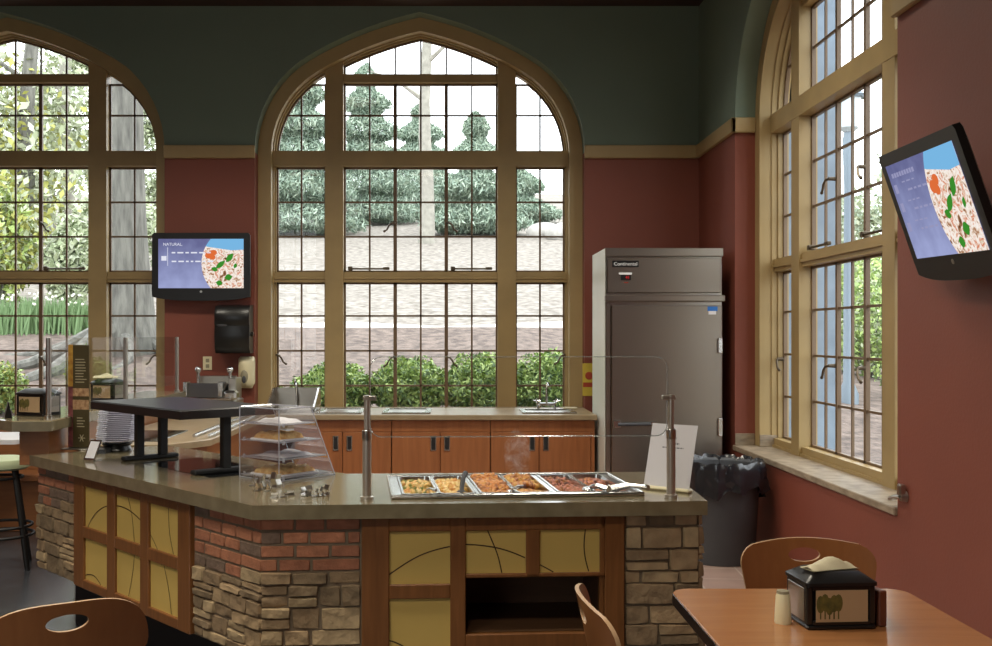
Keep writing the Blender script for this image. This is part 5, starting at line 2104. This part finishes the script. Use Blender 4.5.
def soapfn(u, v):
    a = PI * (u - .5)
    q = v
    w_ = w2 * (1 - .25 * max(0, abs(q - .55) * 2 - .75) * 4)
    dp = .11 * (1 - .35 * (2 * q - 1) ** 4) * (1 if .0 < v < 1 else .4)
    return (cx_ + w_ * math.sin(a), WB - dp * max(0, math.cos(a)) ** .6, Z(388) + hh * q)


d.grid(soapfn, 16, 14)
d.build('cover', 'cream_plastic', so, smooth=60)
MB().ball((cx_ - .005, WB - .105, Z(376)), .045, 16, 10, (.75, .35, 1.3)).build('push_lever', 'cream_shade', so)
MB().ball((cx_ - .005, WB - .121, Z(379)), .022, 12, 8, (.8, .3, 1.5)).build('lever_hollow', 'bin_grey', so)
ol = thing('wall_outlet', 'cream electrical outlet plate on the red wall above the griddle', 'outlet', (X(207.5), WB, Z(370)))
MB().box(X(203), X(212), WB - .008, WB - .0005, Z(370), Z(356.5), .003).build('plate', 'cream_plastic', ol)
s = MB()
for z in (360.5, 366):
    s.box(X(206), X(209.5), WB - .0105, WB - .0075, Z(z + 1.8), Z(z - 1.8), .002)
s.build('socket', 'cream_shade', ol)

# ------------------------------------------------------------------ dining table and chairs in front
tbx0, tbx1, tby0, tby1, TZ = .690, 1.43, 2.50, 3.285, .75
tbl = thing('dining_table', 'square wooden dining table with black edge at the lower right', 'table', ((tbx0 + tbx1) / 2, (tby0 + tby1) / 2, 0))
MB().prism(rounded(tbx0 + .003, tbx1 - .003, tby0 + .003, tby1 - .003, .06, 8), TZ - .006, TZ, b=.002).build('tabletop', 'table_wood', tbl)
MB().prism(rounded(tbx0, tbx1, tby0, tby1, .063, 8), TZ - .036, TZ - .0055).build('table_edge', 'black_plastic', tbl)
tcx, tcy = (tbx0 + tbx1) / 2, (tby0 + tby1) / 2
MB().cyl((tcx, tcy, .03), (tcx, tcy, TZ - .036), .04, n=20).build('pedestal', 'black_matte', tbl)
b = MB()
for a in range(4):
    c, s = math.cos(a * PI / 2 + PI / 4), math.sin(a * PI / 2 + PI / 4)
    b.tube([(tcx, tcy, .04), (tcx + .33 * c, tcy + .33 * s, .02)], .025, 10)
b.build('base', 'black_matte', tbl)

dsp = copy_thing(d0, (1.058, 2.895, TZ), math.radians(4), 'black napkin dispenser with a tree picture card on the dining table')
napkin('cream napkin lying on the dispenser of the dining table', (1.055, 2.89, TZ + .153), .3, .1)
sk_ = thing('salt_shaker', 'cream salt shaker left of the napkin dispenser on the dining table', 'shaker', (.925, 2.89, TZ))
MB().lathe([(.022, 0), (.023, .004), (.019, .075), (.017, .082), (.003, .083)], (.925, 2.89, TZ), 20).build('shaker_body', 'cream_plastic', sk_)
MB().lathe([(.0172, .0825), (.0165, .09), (.003, .092)], (.925, 2.89, TZ), 20).build('shaker_cap', 'cream_shade', sk_)
mb = MB(Matrix.Translation((1.178, 2.9, TZ)) @ Matrix.Rotation(.2, 4, 'Z')).box(-.012, .012, -.05, .05, 0, .098, .003)
tag(mb.build('packet_caddy', 'food_dark'), 'small dark brown packet caddy right of the napkin dispenser', 'caddy')


def chair(label, loc, rotz, group='wooden chairs round the tables', crown=.014):
    t = thing('dining_chair', label, 'chair', loc, rotz, group)
    M = local(t)
    # outline of the plywood back in its own plane, x across, z up
    ol_ = []
    hw = lambda z: .188 + (.236 - .188) * min(1, (z - .47) / .28)
    for i in range(14): ol_.append((hw(.47 + (.346 - .066 - (crown - .014)) * i / 13), .47 + (.346 - .066 - (crown - .014)) * i / 13))
    zc = .832 - crown - .066
    for i in range(1, 9):
        a = PI / 2 * i / 9
        ol_.append((.236 - .068 + .068 * math.cos(a), zc + .066 * math.sin(a)))
    for i in range(0, 20):
        x = .168 - .336 * i / 19
        ol_.append((x, .832 - crown * (x / .168) ** 2))
    if crown > .02:                                        # rounder shoulders
        ol_ = [p for p in ol_ if p[1] < .665 and p[0] > 0]
        ol_ += [(.236 * math.cos(PI / 2 * i / 24) ** .6, .67 + .162 * math.sin(PI / 2 * i / 24) ** .85) for i in range(25)]
        left = [(-x, z) for x, z in ol_[:-1][::-1]]
    else:
        left = [(-x, z) for x, z in ol_[:22][::-1]]
    ol_ += left
    n0 = 72
    hc = (0., .775)
    hole = [(hc[0] + .056 * math.cos(2 * PI * i / n0), hc[1] + .024 * math.sin(2 * PI * i / n0)) for i in range(n0)]

    def hit(px, pz, dx, dz):
        best = None
        m_ = len(ol_)
        for i in range(m_):
            a, b_ = ol_[i], ol_[(i + 1) % m_]
            ex, ez = b_[0] - a[0], b_[1] - a[1]
            den = dx * ez - dz * ex
            if abs(den) < 1e-9: continue
            s_ = ((a[0] - px) * ez - (a[1] - pz) * ex) / den
            u_ = ((a[0] - px) * dz - (a[1] - pz) * dx) / den
            if s_ > 0 and -1e-6 <= u_ <= 1 + 1e-6 and (best is None or s_ < best): best = s_
        return best
    rays = []
    for i in range(n0):
        a = 2 * PI * i / n0
        # even out the angles so that the long lower part gets its share of faces
        dx, dz = math.cos(a) * 1.0, math.sin(a) * .8
        s_ = hit(hc[0], hc[1], dx, dz)
        rays.append((hc[0] + dx * s_, hc[1] + dz * s_))
    NR = 10

    def bend(x, z, off):
        return (x, -.20 - .16 * (z - .47) - .10 * (z - .47) ** 2 + .85 * x * x + off, z)
    for nm_, th, m_ in (('backrest', .006, 'chair_wood'),):
        mb = MB(M)
        mb.m = 0
        front, back = [], []
        for k2 in range(NR + 1):
            q = k2 / NR
            for i in range(n0):
                x = hole[i][0] + (rays[i][0] - hole[i][0]) * q
                z = hole[i][1] + (rays[i][1] - hole[i][1]) * q
                front.append(bend(x, z, th))
                back.append(bend(x, z, -th))
        N_ = len(front)
        fF = [(k2 * n0 + i, (k2 + 1) * n0 + i, (k2 + 1) * n0 + (i + 1) % n0, k2 * n0 + (i + 1) % n0) for k2 in range(NR) for i in range(n0)]
        mb.add(front + back, fF + [tuple(v + N_ for v in f[::-1]) for f in fF])
        mb.m = 1
        o_ = NR * n0
        mb.add([front[o_ + i] for i in range(n0)] + [back[o_ + i] for i in range(n0)] + [front[i] for i in range(n0)] + [back[i] for i in range(n0)],
               [(i, n0 + i, n0 + (i + 1) % n0, (i + 1) % n0) for i in range(n0)] + [(2 * n0 + (i + 1) % n0, 3 * n0 + (i + 1) % n0, 3 * n0 + i, 2 * n0 + i) for i in range(n0)])
        mb.build('backrest', ['chair_wood', 'ply_edge'], t, smooth=40)
    s = MB(M)
    op = rounded(-.2, .2, -.18, .22, .05, 6)
    s.prism(op, .448, .462, b=.003)
    s.build('seat', 'chair_wood', t)
    for sx_ in (-1, 1):
        MB(M).tube([(sx_ * .17, -.205, .60), (sx_ * .172, -.19, .455), (sx_ * .19, -.235, .0)], .011, 10).build('leg', 'black_matte', t)
        MB(M).tube([(sx_ * .16, .14, .45), (sx_ * .18, .2, .0)], .011, 10).build('leg', 'black_matte', t)
    f_ = MB(M)
    for y in (-.14, .14): f_.tube([(-.165, y, .437), (.165, y, .437)], .010, 8)
    for sx_ in (-1, 1): f_.tube([(sx_ * .165, -.19, .437), (sx_ * .165, .14, .437)], .010, 8)
    f_.build('seat_frame', 'black_matte', t)
    return t


ch = chair('wooden chair with an oval hand hole, behind the dining table near the bin', (1.25, 3.42, 0), PI)
ch2 = copy_thing(ch, (.63, 2.90, 0), math.radians(-88), 'wooden chair seen edge on, between the counter and the dining table')
ch3 = chair('wooden chair with an oval hand hole and rounded shoulders at the lower left corner', (-1.168, 3.02, 0), math.radians(32), crown=.05)

# ------------------------------------------------------------------ far left: stool, table and bench
stl = thing('bar_stool', 'black legged bar stool with a pale green round seat beside the counter', 'stool', (-3.0, 6.95, 0))
c = Vector((-3.0, 6.95, 0))
MB().lathe([(.001, .655), (.155, .655), (.185, .67), (.19, .70), (.18, .725), (.14, .735), (.001, .735)], c, 28).build('seat', 'seat_green', stl)
for a in range(4):
    t_ = PI / 4 + a * PI / 2 + .35
    p, q = c + Vector((.12 * math.cos(t_), .12 * math.sin(t_), .655)), c + Vector((.24 * math.cos(t_), .24 * math.sin(t_), 0))
    MB().tube([p, q], .017, 10).build('leg', 'black_matte', stl)
for z, r in ((.22, .205), (.28, .195), (.60, .135)):
    MB().tube([c + Vector((r * math.cos(i * PI / 14), r * math.sin(i * PI / 14), z)) for i in range(28)], .010, 8, closed=True).build('foot_ring', 'black_matte', stl)
bt = thing('cafe_table', 'grey topped table at the far left edge beside the stool', 'table', (-3.7, 7.75, 0))
MB().prism(rounded(-4.5, -3.1, 7.45, 8.05, .05, 5), .765, .80, b=.004).build('tabletop', 'paper', bt)
MB().cyl((-3.8, 7.75, 0), (-3.8, 7.75, .765), .045, n=16).build('pedestal', 'black_matte', bt)
MB().lathe([(.25, 0), (.25, .015), (.06, .03)], (-3.8, 7.75, 0), 24).build('base', 'black_matte', bt)
bn = thing('bench_seat', 'orange-brown wooden bench with a high back at the far left', 'bench', (-3.9, 8.35, 0))
MB().box(-4.8, -3.12, 8.5, 8.55, 0, .87, .006).build('bench_back', 'orange_wood', bn)
MB().box(-4.8, -3.14, 8.13, 8.5, .40, .45, .01).build('seat', 'orange_wood', bn)
MB().box(-4.8, -3.2, 8.2, 8.5, 0, .40, .004).build('bench_base', 'orange_wood', bn)

# ------------------------------------------------------------------ added ceiling lamps, out of view, that brighten the room
for i, (x, y, pw) in enumerate(FILL_LAMPS):
    t = thing('fill_ceiling_light', 'round ceiling light added out of view to brighten the room', 'ceiling light', (x, y, CEIL), group='added ceiling lights out of view')
    MB().lathe([(.32, -.03), (.34, -.03), (.34, 0), (.32, 0)], (x, y, CEIL), 28, closed=True).build('ring', 'badge_white', t)
    MB().lathe([(.001, -.012), (.32, -.012)], (x, y, CEIL), 28).build('diffuser', 'fill_glow', t)
    area('fill_lamp', (x, y, CEIL - .05), (0, 0, 0), .6, .6, FILL_W * pw, (1.0, .92, .77), spread=math.radians(FILL_SPREAD))

vs = SC.view_settings
vs.view_transform = 'Standard'
vs.look = 'None'
vs.gamma = 1.0
vs.use_curve_mapping = False
vs.exposure = EXPO
